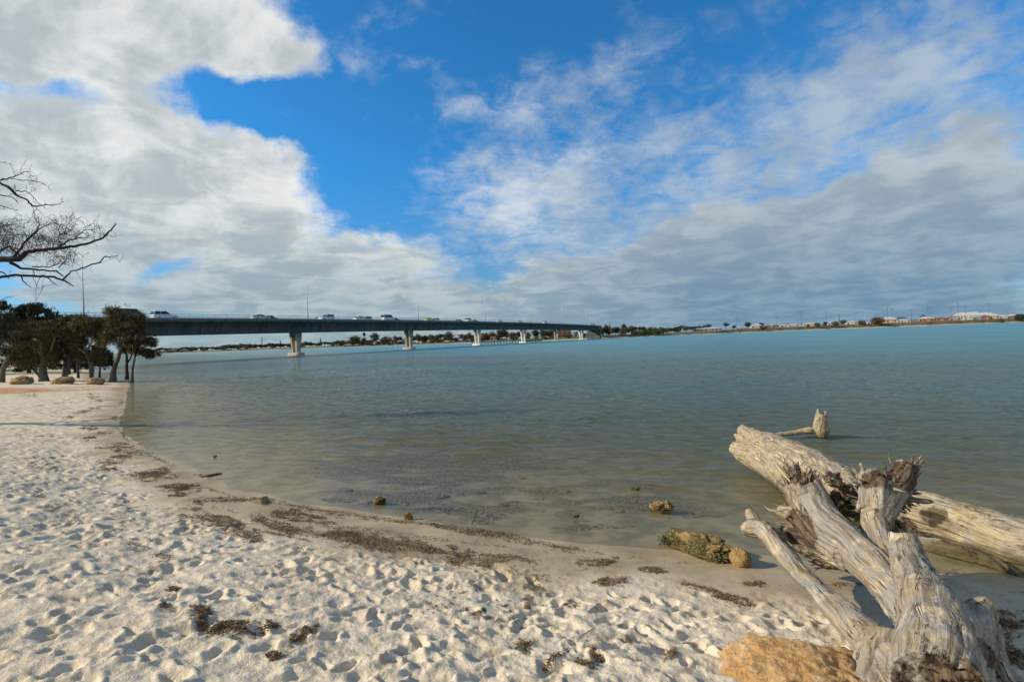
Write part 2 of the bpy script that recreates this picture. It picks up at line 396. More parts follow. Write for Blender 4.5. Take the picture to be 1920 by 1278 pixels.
# sand material
m, t, p, out = new_mat('sand')
pos = t.node('ShaderNodeNewGeometry').outputs['Position']
dry = t.attr('dry').outputs['Fac']; sh = t.attr('shore').outputs['Fac']
nA = t.noise(pos, 1.3, 5, .6); nB = t.noise(pos, 60, 4, .6); nC = t.noise(pos, 7, 5, .6)
drycol = t.mix(t.ss(nC, .35, .7), (.54, .462, .345), (.66, .57, .435))
drycol = t.mix(t.ss(nA, .45, .7, 0, .35), drycol, (.52, .42, .29))
drycol = t.mix(t.ss(nB, .58, .74, 0, .40), drycol, (.30, .25, .19))
wetcol = t.mix(t.ss(nA, .35, .65), (.27, .208, .118), (.40, .318, .195))
wetcol = t.mix(t.ss(nB, .60, .75, 0, .30), wetcol, (.14, .11, .07))
c = t.mix(dry, wetcol, drycol)
bedn = t.noise(pos, 2.2, 6, .65); 
bedcol = t.mix(t.ss(bedn, .38, .62), (.21, .170, .080), (.37, .295, .155))
bedcol = t.mix(t.ss(sh, -9.0, -2.5), (.16, .20, .16), bedcol)
c = t.mix(t.ss(sh, -.25, .02), bedcol, c)
fine = t.noise(pos, 24, 6, .72)
wcol = t.mix(t.ss(fine, .40, .60), (.030, .026, .012), (.32, .22, .065))
c = t.mix(t.m('MULTIPLY', t.attr('weed').outputs['Fac'], t.ss(fine, .74, .50)), c, wcol)
c = t.mix(t.attr('crumb').outputs['Fac'], c, (.09, .06, .03))
redn = t.noise(pos, 1.5, 5, .6)
c = t.mix(t.m('MULTIPLY', t.attr('red').outputs['Fac'], t.ss(redn, .25, .55)), c, t.mix(t.ss(redn, .45, .62), (.33, .12, .045), (.50, .30, .15)))
gn = t.noise(pos, 1.0, 5, .6)
c = t.mix(t.m('MULTIPLY', t.attr('grass').outputs['Fac'], t.ss(gn, .3, .5)), c, t.mix(gn, (.09, .11, .03), (.16, .16, .05)))
t.put(p.inputs['Base Color'], c)
t.put(p.inputs['Roughness'], t.ss(dry, 0, .6, .58, .95)); t.put(p.inputs['Specular IOR Level'], t.ss(dry, 0, .6, .35, .1))
bh = t.m('ADD', t.m('MULTIPLY', nB, .55), t.m('MULTIPLY', t.noise(pos, 22, 5, .65), .9))
t.put(p.inputs['Normal'], t.bump(bh, t.ss(dry, 0, 1, .10, 1.0), .014))
MSAND = m
beach = link('beach', me, m); beach['kind'] = 'structure'
del gx_, gy_, gF
# ------------------------------------------------------------------ water
ang = np.concatenate([np.arange(-58, 58, .2), np.arange(58, 302, 4.0)])*math.pi/180
rad = np.concatenate([[.5], np.exp(np.arange(math.log(3.0), math.log(70), .006)), np.exp(np.arange(math.log(71), math.log(15000), .06))])
wx_, wy_, wF = polar(ang, rad)
_, ws_ = base_h(wx_, wy_); dep = np.interp(-ws_, [0, 1, 4, 9, 18, 60, 200], [0, .05, .20, .42, .9, 2.4, 4.0])
rw = np.hypot(wx_, wy_)
zz = np.zeros_like(wx_); rr = np.random.default_rng(5)
PW = np.stack([wx_, wy_], 1); wrp = fbm(PW*.25, 3, seed=131)*1.6
for i in range(26):                       # small wind waves running in to the beach
    lam = rr.uniform(.28, 1.3); th = rr.normal(-1.9, .38); k = 2*math.pi/lam
    am = .0085*lam**.8*(1 if lam < .9 else .75)
    ph = k*(wx_*math.cos(th)+wy_*math.sin(th))+rr.uniform(0, 6.28)+wrp*(1+.3*rr.normal())
    zz += am*(1-np.abs(np.sin(ph*.5))*1.6+.3)
patchy = .45+.75*sstep(fbm(PW*.22, 3, seed=133), -.5, .5)
zz -= zz[rw < 40].mean()
zz *= sstep(-ws_, .05, 3.0)*(1-sstep(rw, 45, 70))*patchy
me = npmesh('water', np.stack([wx_, wy_, np.where(rw > 70, 0, zz)], 1), wF, True)
setattr_f(me, 'depth', dep)
m, t, p, out = new_mat('water'); t.n.remove(p)
geo = t.node('ShaderNodeNewGeometry'); pos = geo.outputs['Position']
depA = t.attr('depth').outputs['Fac']
px_, py_, pz_ = t.sep(pos)
# ripples: three sizes, stretched along the crests
rot = lambda a, sx, sy: t.xyz(t.m('MULTIPLY_ADD', px_, math.cos(a)*sx, t.m('MULTIPLY', py_, math.sin(a)*sx)), t.m('MULTIPLY_ADD', px_, -math.sin(a)*sy, t.m('MULTIPLY', py_, math.cos(a)*sy)), 0)
r1 = t.noise(rot(-.30, 1.1, 4.2), 1.0, 3, .5, .8)
r2 = t.noise(rot(-.12, 6, 17), 1.0, 3, .55, .5)
r3 = t.noise(rot(-.15, .18, .8), 1.0, 4, .6, .4)
hgt = t.m('ADD', t.m('ADD', t.m('MULTIPLY', r1, .24), t.m('MULTIPLY', r2, .030)), t.m('MULTIPLY', r3, .40))
calm = t.ss(t.noise(pos, .035, 3, .6), .35, .65, .55, 1.0)
near = t.ss(depA, 0.0, .30, .10, 1.0)
nrm = t.bump(hgt, t.m('MULTIPLY', calm, near), 1.0)
fr = t.node('ShaderNodeFresnel'); fr.inputs[0].default_value = 1.33; t.put(fr.inputs[1], nrm)
fr0 = t.node('ShaderNodeFresnel'); fr0.inputs[0].default_value = 1.33
gl = t.node('ShaderNodeBsdfGlossy'); t.put(gl.inputs['Roughness'], t.ss(depA, .6, 3.6, .05, .38)); t.put(gl.inputs['Normal'], nrm); gl.inputs[0].default_value = (.95, .96, .92, 1)
tr = t.node('ShaderNodeBsdfTransparent'); t.put(tr.inputs[0], t.mix(t.ss(depA, 0, .5), (.97, .97, .93), (.86, .86, .68)))
df = t.node('ShaderNodeBsdfDiffuse'); t.put(df.inputs['Normal'], nrm)
turbn = t.noise(pos, .05, 4, .6)
tc1 = t.mix(t.ss(depA, .05, .9), (.150, .140, .080), (.108, .152, .128))
tc1 = t.mix(t.ss(depA, 1.2, 3.6), tc1, (.042, .235, .260))
tc1 = t.mix(t.ss(turbn, .42, .6, 0, .35), tc1, (.05, .12, .13))
t.put(df.inputs[0], tc1)
op = t.m('SUBTRACT', 1.0, t.m('POWER', 2.718, t.m('MULTIPLY', depA, -2.3)))
mx = t.node('ShaderNodeMixShader'); t.put(mx.inputs[0], op); t.l.new(tr.outputs[0], mx.inputs[1]); t.l.new(df.outputs[0], mx.inputs[2])
mx2 = t.node('ShaderNodeMixShader'); t.put(mx2.inputs[0], t.m('MINIMUM', t.m('ADD', t.m('MULTIPLY', fr0.outputs[0], .38), t.m('MULTIPLY', fr.outputs[0], .18)), .38)); t.l.new(mx.outputs[0], mx2.inputs[1]); t.l.new(gl.outputs[0], mx2.inputs[2])
t.l.new(mx2.outputs[0], out.inputs[0])
water = link('water', me, m); water['kind'] = 'structure'
# ------------------------------------------------------------------ bridge (runs away from the camera to the far bank)
BD = np.array([22.5, 46.5]); BL = float(np.linalg.norm(BD)); bd = BD/BL; bn = np.array([bd[1], -bd[0]])
BA = math.atan2(bd[1], bd[0])
def deckz(k): return 10.25-0.10*(k-4)**2 if k > .2 else 8.80+(k-.2)*.6
def bp(k, e, z): c = np.array([-80., 95.])+k*BD+e*bn; return (c[0], c[1], z)
def k_of(px, e=0.0):
    lo, hi = -1.0, 7.5
    for _ in range(50):
        mid = (lo+hi)/2; x, y, _z = bp(mid, e, 0); u = x/y
        a, _b = dirAB(px, 620)
        if u < a: lo = mid
        else: hi = mid
    return (lo+hi)/2
m, t, p, out = new_mat('concrete')
tc = t.node('ShaderNodeTexCoord').outputs['Object']; ox, oy, oz = t.sep(tc)
st = t.noise(t.xyz(t.m('MULTIPLY', ox, 1.2), t.m('MULTIPLY', oy, 1.2), t.m('MULTIPLY', oz, .15)), 1.0, 5, .65)
c = t.mix(t.ss(st, .35, .7), (.30, .27, .22), (.50, .46, .38)); c = t.mix(t.ss(t.noise(tc, 4, 5, .6), .6, .75, 0, .4), c, (.18, .16, .12))
t.put(p.inputs['Base Color'], c); p.inputs['Roughness'].default_value = .85
MCON = m
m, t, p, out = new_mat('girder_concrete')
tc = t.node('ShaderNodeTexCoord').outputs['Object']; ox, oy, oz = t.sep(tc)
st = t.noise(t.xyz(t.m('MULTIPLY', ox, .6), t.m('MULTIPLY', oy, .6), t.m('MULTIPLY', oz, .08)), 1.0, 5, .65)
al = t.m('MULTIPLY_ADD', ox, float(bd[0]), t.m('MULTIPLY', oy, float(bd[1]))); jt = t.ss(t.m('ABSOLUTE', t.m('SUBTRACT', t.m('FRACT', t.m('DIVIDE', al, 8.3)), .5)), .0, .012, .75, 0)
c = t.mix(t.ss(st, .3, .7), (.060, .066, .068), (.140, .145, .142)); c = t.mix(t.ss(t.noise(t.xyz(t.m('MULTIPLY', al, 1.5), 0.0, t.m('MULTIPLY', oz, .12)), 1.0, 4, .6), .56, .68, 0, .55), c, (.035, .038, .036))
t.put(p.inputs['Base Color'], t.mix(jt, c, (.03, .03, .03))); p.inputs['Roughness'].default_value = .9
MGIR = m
MWHITE = simple_mat('pale_concrete', (.66, .65, .62), .8, .15, .8)
MASPH = simple_mat('asphalt', (.05, .05, .05), .9)
MGALV = simple_mat('galvanised_steel', (.42, .44, .45), .5, .1, metal=.3)
MPALE = simple_mat('pale_painted_steel', (.62, .63, .62), .5, .08)
MDPOLE = simple_mat('dark_painted_steel', (.07, .08, .09), .5, .1)
def solid_along(mb, prof, ks):          # prof: list of (e, dz from deck top)
    mb.loft([[bp(k, e, deckz(k)+dz) for e, dz in prof] for k in ks])
ks = np.concatenate([np.linspace(-1.6, .2, 6), np.linspace(.5, 6.42, 36)])
br = empty('road_bridge', tuple(bp(0, 0, 0))); tag(br, 'long grey concrete road bridge crossing the water on paired piers', 'bridge')
def wp(name, mb, mat, parent=br, **k):   # meshes are in world coordinates: undo the parent's place
    o = mb.build(name, mat, parent, **k); o.matrix_parent_inverse = Matrix.Translation(parent.location).inverted(); return o
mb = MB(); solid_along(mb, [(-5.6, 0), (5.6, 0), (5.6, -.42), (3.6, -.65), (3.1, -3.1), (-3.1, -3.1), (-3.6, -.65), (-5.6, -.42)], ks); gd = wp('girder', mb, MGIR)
mb = MB(); solid_along(mb, [(-4.9, .004), (-4.9, .05), (4.9, .05), (4.9, .004)], ks); wp('roadway', mb, MASPH)
for sgn in (1, -1):
    mb = MB(); solid_along(mb, [(5.0*sgn, -.003), (5.65*sgn, -.003), (5.65*sgn, .40), (5.0*sgn, .40)][::sgn], ks); pr = wp('parapet', mb, simple_mat('parapet_concrete', (.19, .20, .20), .85))
    mb = MB()
    for z in (.75, 1.15): mb.tube([bp(k, 5.3*sgn, deckz(k)+z) for k in ks], .045, 4)
    for k in np.arange(-1.5, 6.40, .055): mb.tube([bp(k, 5.3*sgn, deckz(k)+.38), bp(k, 5.3*sgn, deckz(k)+1.15)], .05, 4)
    rl = wp('railing', mb, MGALV, br)
pier_lbl = 0
for j in range(-1, 6):
    k = .933+.967*j if j < 6 else 6.75
    c = np.array(bp(k, 0, 0)); dz = deckz(k)-3.1; land = j >= 4 or j == -1
    zb = .75 if not land else .2
    zf = {-1: -1, 4: -1, 5: -1, 6: -1}.get(j, -2.5)
    mat = MCON if j not in (2, 3, 5) else MWHITE
    pr = empty('pier', tuple(c)); pr.parent = br; pr.matrix_parent_inverse = Matrix.Translation(br.location).inverted()
    for sg in (1, -1):
        mb = MB(); rings = []
        for q in (0, .45, 1):
            e0 = sg*(.72+.38*q**1.3); wd = .62+.16*q; ln = .62+.32*q; z = zb+(dz-zb)*q
            r_ = []
            for (ue, ul) in ((-1, -.6), (-.6, -1), (.6, -1), (1, -.6), (1, .6), (.6, 1), (-.6, 1), (-1, .6)):
                w_ = c[:2]+(e0+ue*wd*.72)*bn+ul*ln*bd; r_.append((w_[0], w_[1], z))
            rings.append(r_)
        mb.loft(rings); wp('column', mb, mat, pr)
    mb = MB(); rings = []
    for z, s_ in ((zf, 1.), (zb-.25, 1.), (zb, .93)):
        r_ = []
        for q in np.arange(20)*2*math.pi/20:
            ee = np.sign(math.cos(q))*abs(math.cos(q))**.55*2.5*s_; ll = np.sign(math.sin(q))*abs(math.sin(q))**.7*1.35*s_
            w_ = c[:2]+ee*bn+ll*bd; r_.append((w_[0], w_[1], z))
        rings.append(r_)
    mb.loft(rings); wp('footing', mb, mat, pr)
# drain pipes hang as part of the girder; abutment on the far bank
mb = MB(); c0 = np.array(bp(6.36, 0, 0))
Mx = Matrix.Translation((c0[0], c0[1], 0)) @ Matrix.Rotation(BA, 4, 'Z')
mb.box(-.6, 3, -5, 5, -1, deckz(6.36)-3.1, Mx); wp('abutment', mb, MGIR)
# ------------------------------------------------------------------ light poles on the bridge
LP = [(153, 'tallest light pole, rising behind the shore trees on the left'), (573, 'twin headed light pole on the bridge just past the nearest pier'), (785, 'twin headed light pole on the bridge beyond the second pier'),
      (907, 'light pole on the bridge above the third pier'), (996, 'light pole on the bridge near the dead tree above the jetty'), (1053, 'slim light pole over the far end of the bridge, before the last one'), (1100, 'last and farthest light pole at the end of the bridge')]
def light_pole(h, thick, mat, arm=1.6, heads=2):
    r = empty('light_pole')
    mb = MB(); mb.cyl(0, 0, 0, .5, thick*1.5, thick*1.3, 10); mb.cyl(0, 0, .5, h, thick, thick*.5, 10); mb.build('pole', mat, r, True)
    for s_ in ((1, -1) if heads == 2 else (1,)):
        mb = MB(); mb.tube([(0, 0, h-.15), (s_*arm*.5, 0, h+.25), (s_*arm, 0, h+.35)], thick*.45, 6); mb.build('arm', mat, r)
        mb = MB(); mb.loft([[(s_*(arm+a), y, h+.35+z) for y, z in ((-.16*w, 0), (-.12*w, .16*w), (.12*w, .16*w), (.16*w, 0), (0, -.07*w))] for a, w in ((-.1, .6), (.25, 1.2), (.7, .9), (.8, .4))]); mb.build('lamp_head', MWHITE, r)
    return r
proto = light_pole(12.0, .12, MPALE)
for i, (px, lb) in enumerate(LP):
    o = proto if i == 0 else copy_tree(proto)
    x, y, z = bp(i + (0.02 if i else 0), 0, deckz(i)+.05); o.location = (x, y, z); o.rotation_euler = (0, 0, BA+math.pi/2)
    tag(o, lb, 'light pole', 'light poles along the bridge')
# ------------------------------------------------------------------ vehicles
MGLASS = simple_mat('dark_window_glass', (.03, .035, .04), .12, .05)
MTYRE = simple_mat('tyre_rubber', (.02, .02, .02), .9); MRIM = simple_mat('wheel_metal', (.35, .35, .36), .35, .1, metal=.8)
MLIT = simple_mat('clear_lamp_glass', (.6, .6, .58), .2); MTAIL = simple_mat('red_lamp_glass', (.35, .02, .02), .3)
PAINT = {}
def paint(c):
    if c not in PAINT:
        v = {'white': (.78, .79, .79), 'silver': (.50, .52, .54), 'dark': (.035, .04, .05), 'red': (.16, .03, .03), 'yellow': (.62, .66, .12), 'grey': (.2, .21, .22)}[c]
        PAINT[c] = simple_mat(c+'_car_paint', v, .28, .03)
    return PAINT[c]
PROF = {   # side profiles: body lower outline and glasshouse, x forward, metres
 'sedan': (4.6, [(-2.3, .35), (-2.3, .85), (-2.1, .98), (-1.3, 1.0), (.9, .98), (2.0, .82), (2.3, .65), (2.3, .35)], [(-1.55, .98), (-.85, 1.42), (.25, 1.45), (1.1, .95)]),
 'suv': (4.8, [(-2.4, .42), (-2.4, 1.05), (-2.3, 1.12), (.9, 1.1), (2.1, 1.0), (2.4, .8), (2.4, .42)], [(-2.3, 1.1), (-2.1, 1.78), (.1, 1.82), (.95, 1.1)]),
 'van': (5.2, [(-2.6, .4), (-2.6, 1.2), (1.6, 1.2), (2.4, 1.05), (2.6, .8), (2.6, .4)], [(-2.58, 1.18), (-2.45, 2.15), (1.0, 2.15), (1.9, 1.18)]),
 'ute': (5.1, [(-2.5, .45), (-2.5, 1.1), (.95, 1.1), (2.1, 1.05), (2.5, .85), (2.5, .45)], [(-.75, 1.08), (-.6, 1.72), (.35, 1.72), (1.05, 1.08)]),
}
def vehicle(kind, colr, name):
    r = empty(name); L, body, gh = PROF[kind]; w = .9
    def prism(pts, w0, w1, zlo, zhi):
        mb = MB(); n = len(pts)
        f = lambda z: w0+(w1-w0)*min(1, max(0, (z-zlo)/(zhi-zlo)))
        mb.loft([[(x, s_*f(z), z) for x, z in pts] for s_ in (-1, 1)]); return mb
    prism(body, w, w*.96, .4, 1.1).build('body', paint(colr), r, bevel=.06)
    z0 = gh[0][1]; z1 = max(z for x, z in gh)
    prism([(x*.985, z) for x, z in gh], w*.93, w*.74, z0, z1).build('window', MGLASS, r)
    mb = MB(); rx = [x for x, z in gh if z > z1-.1]; x0, x1 = min(rx)-.08, max(rx)+.08
    mb.loft([[(x0, -w*.76, z1-.03), (x1, -w*.76, z1-.03), (x1, w*.76, z1-.03), (x0, w*.76, z1-.03)], [(x0+.1, -w*.66, z1+.05), (x1-.1, -w*.66, z1+.05), (x1-.1, w*.66, z1+.05), (x0+.1, w*.66, z1+.05)]])
    for s_ in (-1, 1):
        for (xa, za), (xb, zb_) in ((gh[0], gh[1]), (gh[-1], gh[-2])):
            mb.tube([(xa, s_*w*.92, za), (xb, s_*w*.745, zb_)], .05, 4)
        mb.tube([((x0+x1)/2, s_*w*.92, z0), ((x0+x1)/2, s_*w*.745, z1)], .045, 4)
    mb.build('roof', paint(colr), r)
    for xs in (-L*.29, L*.31):
        for s_ in (-1, 1):
            mb = MB(); mb.loft([[(xs+q_*math.cos(a), s_*yy, .33+q_*math.sin(a)) for a in np.arange(14)*2*math.pi/14] for yy, q_ in ((.70, .30), (.72, .33), (.90, .33), (.92, .30))]); wh = mb.build('wheel', MTYRE, r)
            mb = MB(); mb.loft([[(xs+q_*math.cos(a), s_*yy, .33+q_*math.sin(a)) for a in np.arange(12)*2*math.pi/12] for yy, q_ in ((.90, .2), (.935, .19))]); mb.build('rim', MRIM, wh)
    zl = body[-2][1]
    for s_ in (-1, 1):
        mb = MB(); mb.box(L/2-.10, L/2+.01, s_*.62-.17, s_*.62+.17, zl-.12, zl+.04); mb.build('headlight', MLIT, r)
        mb = MB(); mb.box(-L/2-.01, -L/2+.08, s_*.72-.12, s_*.72+.12, .72, .95); mb.build('tail_light', MTAIL, r)
    return r
CARS = [ # px, kind, colour, lane offset, towards camera?, label
 (244, 'van', 'dark', 2.6, 0, 'dark van on the bridge partly hidden by the shore tree'),
 (309, 'suv', 'white', 2.6, 0, 'white wagon on the bridge nearest the camera, right of the dark van'),
 (488, 'sedan', 'silver', 2.6, 0, 'pale silver sedan on the bridge with a dark red car right behind it'),
 (504, 'sedan', 'red', -2.6, 1, 'dark red car beside the silver sedan on the bridge'),
 (600, 'sedan', 'silver', -2.6, 1, 'low pale car just left of the white four wheel drive past the first pier'),
 (613, 'suv', 'white', 2.6, 1, 'white four wheel drive on the bridge just right of the first twin headed pole'),
 (675, 'sedan', 'white', 2.6, 0, 'white hatchback on the bridge with a grey wagon tucked behind it'),
 (686, 'suv', 'silver', -2.6, 1, 'silver wagon on the bridge close behind the white hatchback'),
 (728, 'van', 'white', 2.6, 0, 'white van on the bridge, left of the second pier'),
 (739, 'sedan', 'dark', -2.6, 1, 'dark car on the bridge right beside the white van'),
 (805, 'sedan', 'yellow', 2.6, 0, 'yellow green car on the bridge'),
 (816, 'suv', 'white', -2.6, 1, 'white wagon on the bridge touching the yellow green car'),
 (860, 'sedan', 'grey', -2.6, 1, 'dark grey car on the bridge left of the third pier'),
 (880, 'suv', 'white', 2.6, 0, 'white wagon on the bridge almost above the third pier'),
 (890, 'sedan', 'dark', -2.6, 1, 'dark car on the bridge right behind a white wagon above the third pier'),
 (937, 'sedan', 'white', 2.6, 0, 'small white car on the bridge past the third pier'),
 (975, 'sedan', 'silver', 2.6, 0, 'small silver car on the bridge over the fourth pier'),
 (1022, 'suv', 'white', 2.6, 0, 'farthest white wagon on the bridge'),
]
for px, kind, colr, e, back, lb in CARS:
    nm = {'van': 'van'}.get(kind, 'car'); r = vehicle(kind, colr, nm); k = k_of(px, e); x, y, z = bp(k, e, deckz(k)+.055)
    r.location = (x, y, z); r.rotation_euler = (0, -math.atan2(deckz(k+.05)-deckz(k-.05), .1*BL)*(1 if not back else -1), BA+(math.pi if back else 0)); tag(r, lb, nm, 'vehicles crossing the bridge')
# ------------------------------------------------------------------ far banks
FAR = [(-400, 900), (-160, 640), (100, 560), (297, 540), (538, 490), (675, 480), (749, 475), (874, 455), (950, 425), (1052, 405), (1123, 405), (1190, 440), (1266, 480), (1380, 545), (1480, 600), (1600, 625), (1709, 640), (1830, 665), (1915, 690), (2100, 760), (2600, 1000)]
FP = []
for px, D in FAR:
    a = (px-960)/F0; FP.append((a*D, D))
FP = np.array(FP, float)
def bank_top(px):     # height of the bank behind the waterline and how fast it climbs
    return np.interp(px, [0, 300, 640, 900, 1000, 1120, 1200, 1300, 1420, 1500, 1620, 1760, 1920], [1.5, 1.2, 1.5, 1.8, 2.0, 2.6, 2.4, 3.0, 4.6, 4.8, 5.0, 5.6, 6.0])
pxs = np.array([p for p, D in FAR], float)
us = np.linspace(0, len(FAR)-1, 900); fx = np.interp(us, np.arange(len(FAR)), FP[:, 0]); fy = np.interp(us, np.arange(len(FAR)), FP[:, 1]); fpx = np.interp(us, np.arange(len(FAR)), pxs)
wig = fbm(np.stack([us*3, us*0], 1), 3, seed=201)*4; fy = fy+wig
offs = np.array([-30, -8, -2, 0, 1.5, 4, 8, 14, 22, 34, 60, 110, 220, 500, 1500, 6000.])
dirs = np.stack([fx, fy], 1); dirs = dirs/np.linalg.norm(dirs, axis=1)[:, None]
V = []
for o_ in offs:
    f = np.interp(o_, [-30, -2, 0, 3, 8, 14, 22, 60, 6000], [-4/3, -.25, -.05, .12, .35, .75, 1.0, 1.05, 1.3])
    z = np.where(f < 0, f*3, f*bank_top(fpx)); q = np.stack([fx, fy], 1)+dirs*o_
    z = z+(0.35*fbm(q*.12, 3, seed=203)*min(1, max(0, o_/10)))
    V.append(np.column_stack([q, z]))
V = np.array(V); n1_, n2_ = V.shape[0], V.shape[1]; idx = np.arange(n1_*n2_).reshape(n1_, n2_)
F_ = np.stack([idx[:-1, :-1], idx[:-1, 1:], idx[1:, 1:], idx[1:, :-1]], -1).reshape(-1, 4)
m, t, p, out = new_mat('bank_ground'); pos = t.node('ShaderNodeNewGeometry').outputs['Position']; of = t.attr('inland').outputs['Fac']; rt = t.attr('rightness').outputs['Fac']
nz = t.noise(pos, .12, 5, .65); nz2 = t.noise(pos, .9, 4, .6)
scr = t.mix(t.ss(nz2, .35, .65), (.07, .055, .025), (.17, .12, .055)); grn = t.mix(t.ss(nz2, .35, .65), (.055, .065, .025), (.13, .125, .05))
veg = t.mix(t.ss(t.m('ADD', rt, t.m('MULTIPLY', t.m('SUBTRACT', nz, .5), 1.2)), .35, .65), grn, scr)
c = t.mix(t.ss(t.m('ADD', of, t.m('MULTIPLY', t.m('SUBTRACT', nz, .5), 4.0)), 3.0, 6.0), (.42, .37, .28), veg)
c = t.mix(t.m('MULTIPLY', t.ss(of, 30, 50), t.ss(nz, .45, .6)), c, (.40, .36, .28))
t.put(p.inputs['Base Color'], c); p.inputs['Roughness'].default_value = .95
me = npmesh('far_bank', V.reshape(-1, 3), F_[:, ::-1], True); setattr_f(me, 'inland', np.repeat(offs, n2_)); setattr_f(me, 'rightness', np.tile(sstep(fpx, 1150, 1300), n1_))
fb = link('far_bank', me, m); fb['kind'] = 'structure'
def bank_pt(px, off):                   # a point `off` metres behind the far waterline in the direction of px
    a = (px-960)/F0
    f = lambda uu: np.interp(uu, np.arange(len(FAR)), FP[:, 0])/np.interp(uu, np.arange(len(FAR)), FP[:, 1])
    uu = np.linspace(0, len(FAR)-1, 3000); vals = f(uu); i = int(np.argmin(np.abs(vals-a))); x = np.interp(uu[i], np.arange(len(FAR)), FP[:, 0]); y = np.interp(uu[i], np.arange(len(FAR)), FP[:, 1])
    n = math.hypot(x, y); x += x/n*off; y += y/n*off
    f = np.interp(off, [-30, -2, 0, 3, 8, 14, 22, 60, 6000], [-4/3, -.25, -.05, .12, .35, .75, 1.0, 1.05, 1.3])
    return np.array([x, y, f*bank_top(px) if f > 0 else f*3])
# ------------------------------------------------------------------ foliage tools
def leafmat(name, c0, c1, trans=.25):
    m, t, p, out = new_mat(name); tc = t.node('ShaderNodeTexCoord').outputs['Object']
    rnd = t.node('ShaderNodeNewGeometry').outputs['Random Per Island']
    n = t.m('ADD', t.m('MULTIPLY', t.noise(tc, .7, 4, .6), .6), t.m('MULTIPLY', rnd, .45))
    t.put(p.inputs['Base Color'], t.mix(t.ss(n, .3, .75), c0, c1)); p.inputs['Roughness'].default_value = .7; p.inputs['Specular IOR Level'].default_value = .2
    return m
LM = {'dark': leafmat('dark_green_foliage', (.014, .020, .010), (.045, .058, .026)), 'mid': leafmat('green_foliage', (.04, .055, .02), (.115, .13, .05)),
      'olive': leafmat('olive_foliage', (.05, .055, .02), (.16, .15, .06)), 'brown': leafmat('rust_brown_foliage', (.05, .032, .014), (.14, .085, .035)),
      'sheoak': leafmat('sheoak_foliage', (.034, .036, .014), (.17, .125, .05)), 'sheoak_dark': leafmat('dark_sheoak_foliage', (.020, .024, .012), (.085, .074, .034)), 'red': leafmat('russet_foliage', (.07, .03, .02), (.15, .06, .035))}
MBARK = simple_mat('grey_bark', (.10, .085, .065), .9, .45, 6, .5); MBARKD = simple_mat('dark_bark', (.045, .038, .032), .9, .4, 6, .5)
MDEAD = simple_mat('bleached_dead_wood', (.34, .31, .27), .85, .3, 8, .4)
def leaf_quads(C, rad, n, size, asp, droop, r, shell=.35, flat=1.0):
    """leaf-sized quads spread through ellipsoid clumps: C (k,3), rad (k,3)"""
    C = np.asarray(C, float); rad = np.asarray(rad, float); k = len(C); w = rad.prod(1)**(2/3.); w /= w.sum()
    i = r.choice(k, n, p=w); d = r.normal(size=(n, 3)); d /= np.linalg.norm(d, axis=1)[:, None]
    q = shell+(1-shell)*r.random(n)**.6; P = C[i]+d*rad[i]*q[:, None]
    ax = r.normal(size=(n, 3)); ax /= np.linalg.norm(ax, axis=1)[:, None]
    ax = ax*(1-droop)+np.array([0, 0, -1.])*droop+d*.25*(1-droop); ax /= np.linalg.norm(ax, axis=1)[:, None]
    sd_ = np.cross(ax, r.normal(size=(n, 3))); sd_ /= np.linalg.norm(sd_, axis=1)[:, None]+1e-9
    L = size*r.uniform(.6, 1.5, n)[:, None]; Wd = L*asp
    V = np.stack([P, P+ax*L*.5+sd_*Wd*.5, P+ax*L, P+ax*L*.5-sd_*Wd*.5], 1).reshape(-1, 3)
    return V, np.arange(4*n).reshape(n, 4)
def crown_clumps(cx_, cy_, cz_, rx, ry, rz, k, r, top=True):
    C = []; Rd = []
    for _ in range(k):
        d = r.normal(size=3); d /= np.linalg.norm(d); q = r.uniform(.35, .85)
        if top and d[2] < -.3: d[2] *= -.4
        C.append((cx_+d[0]*rx*q, cy_+d[1]*ry*q, cz_+d[2]*rz*q)); s_ = r.uniform(.22, .42); Rd.append((rx*s_, ry*s_, rz*s_*.8))
    return C, Rd
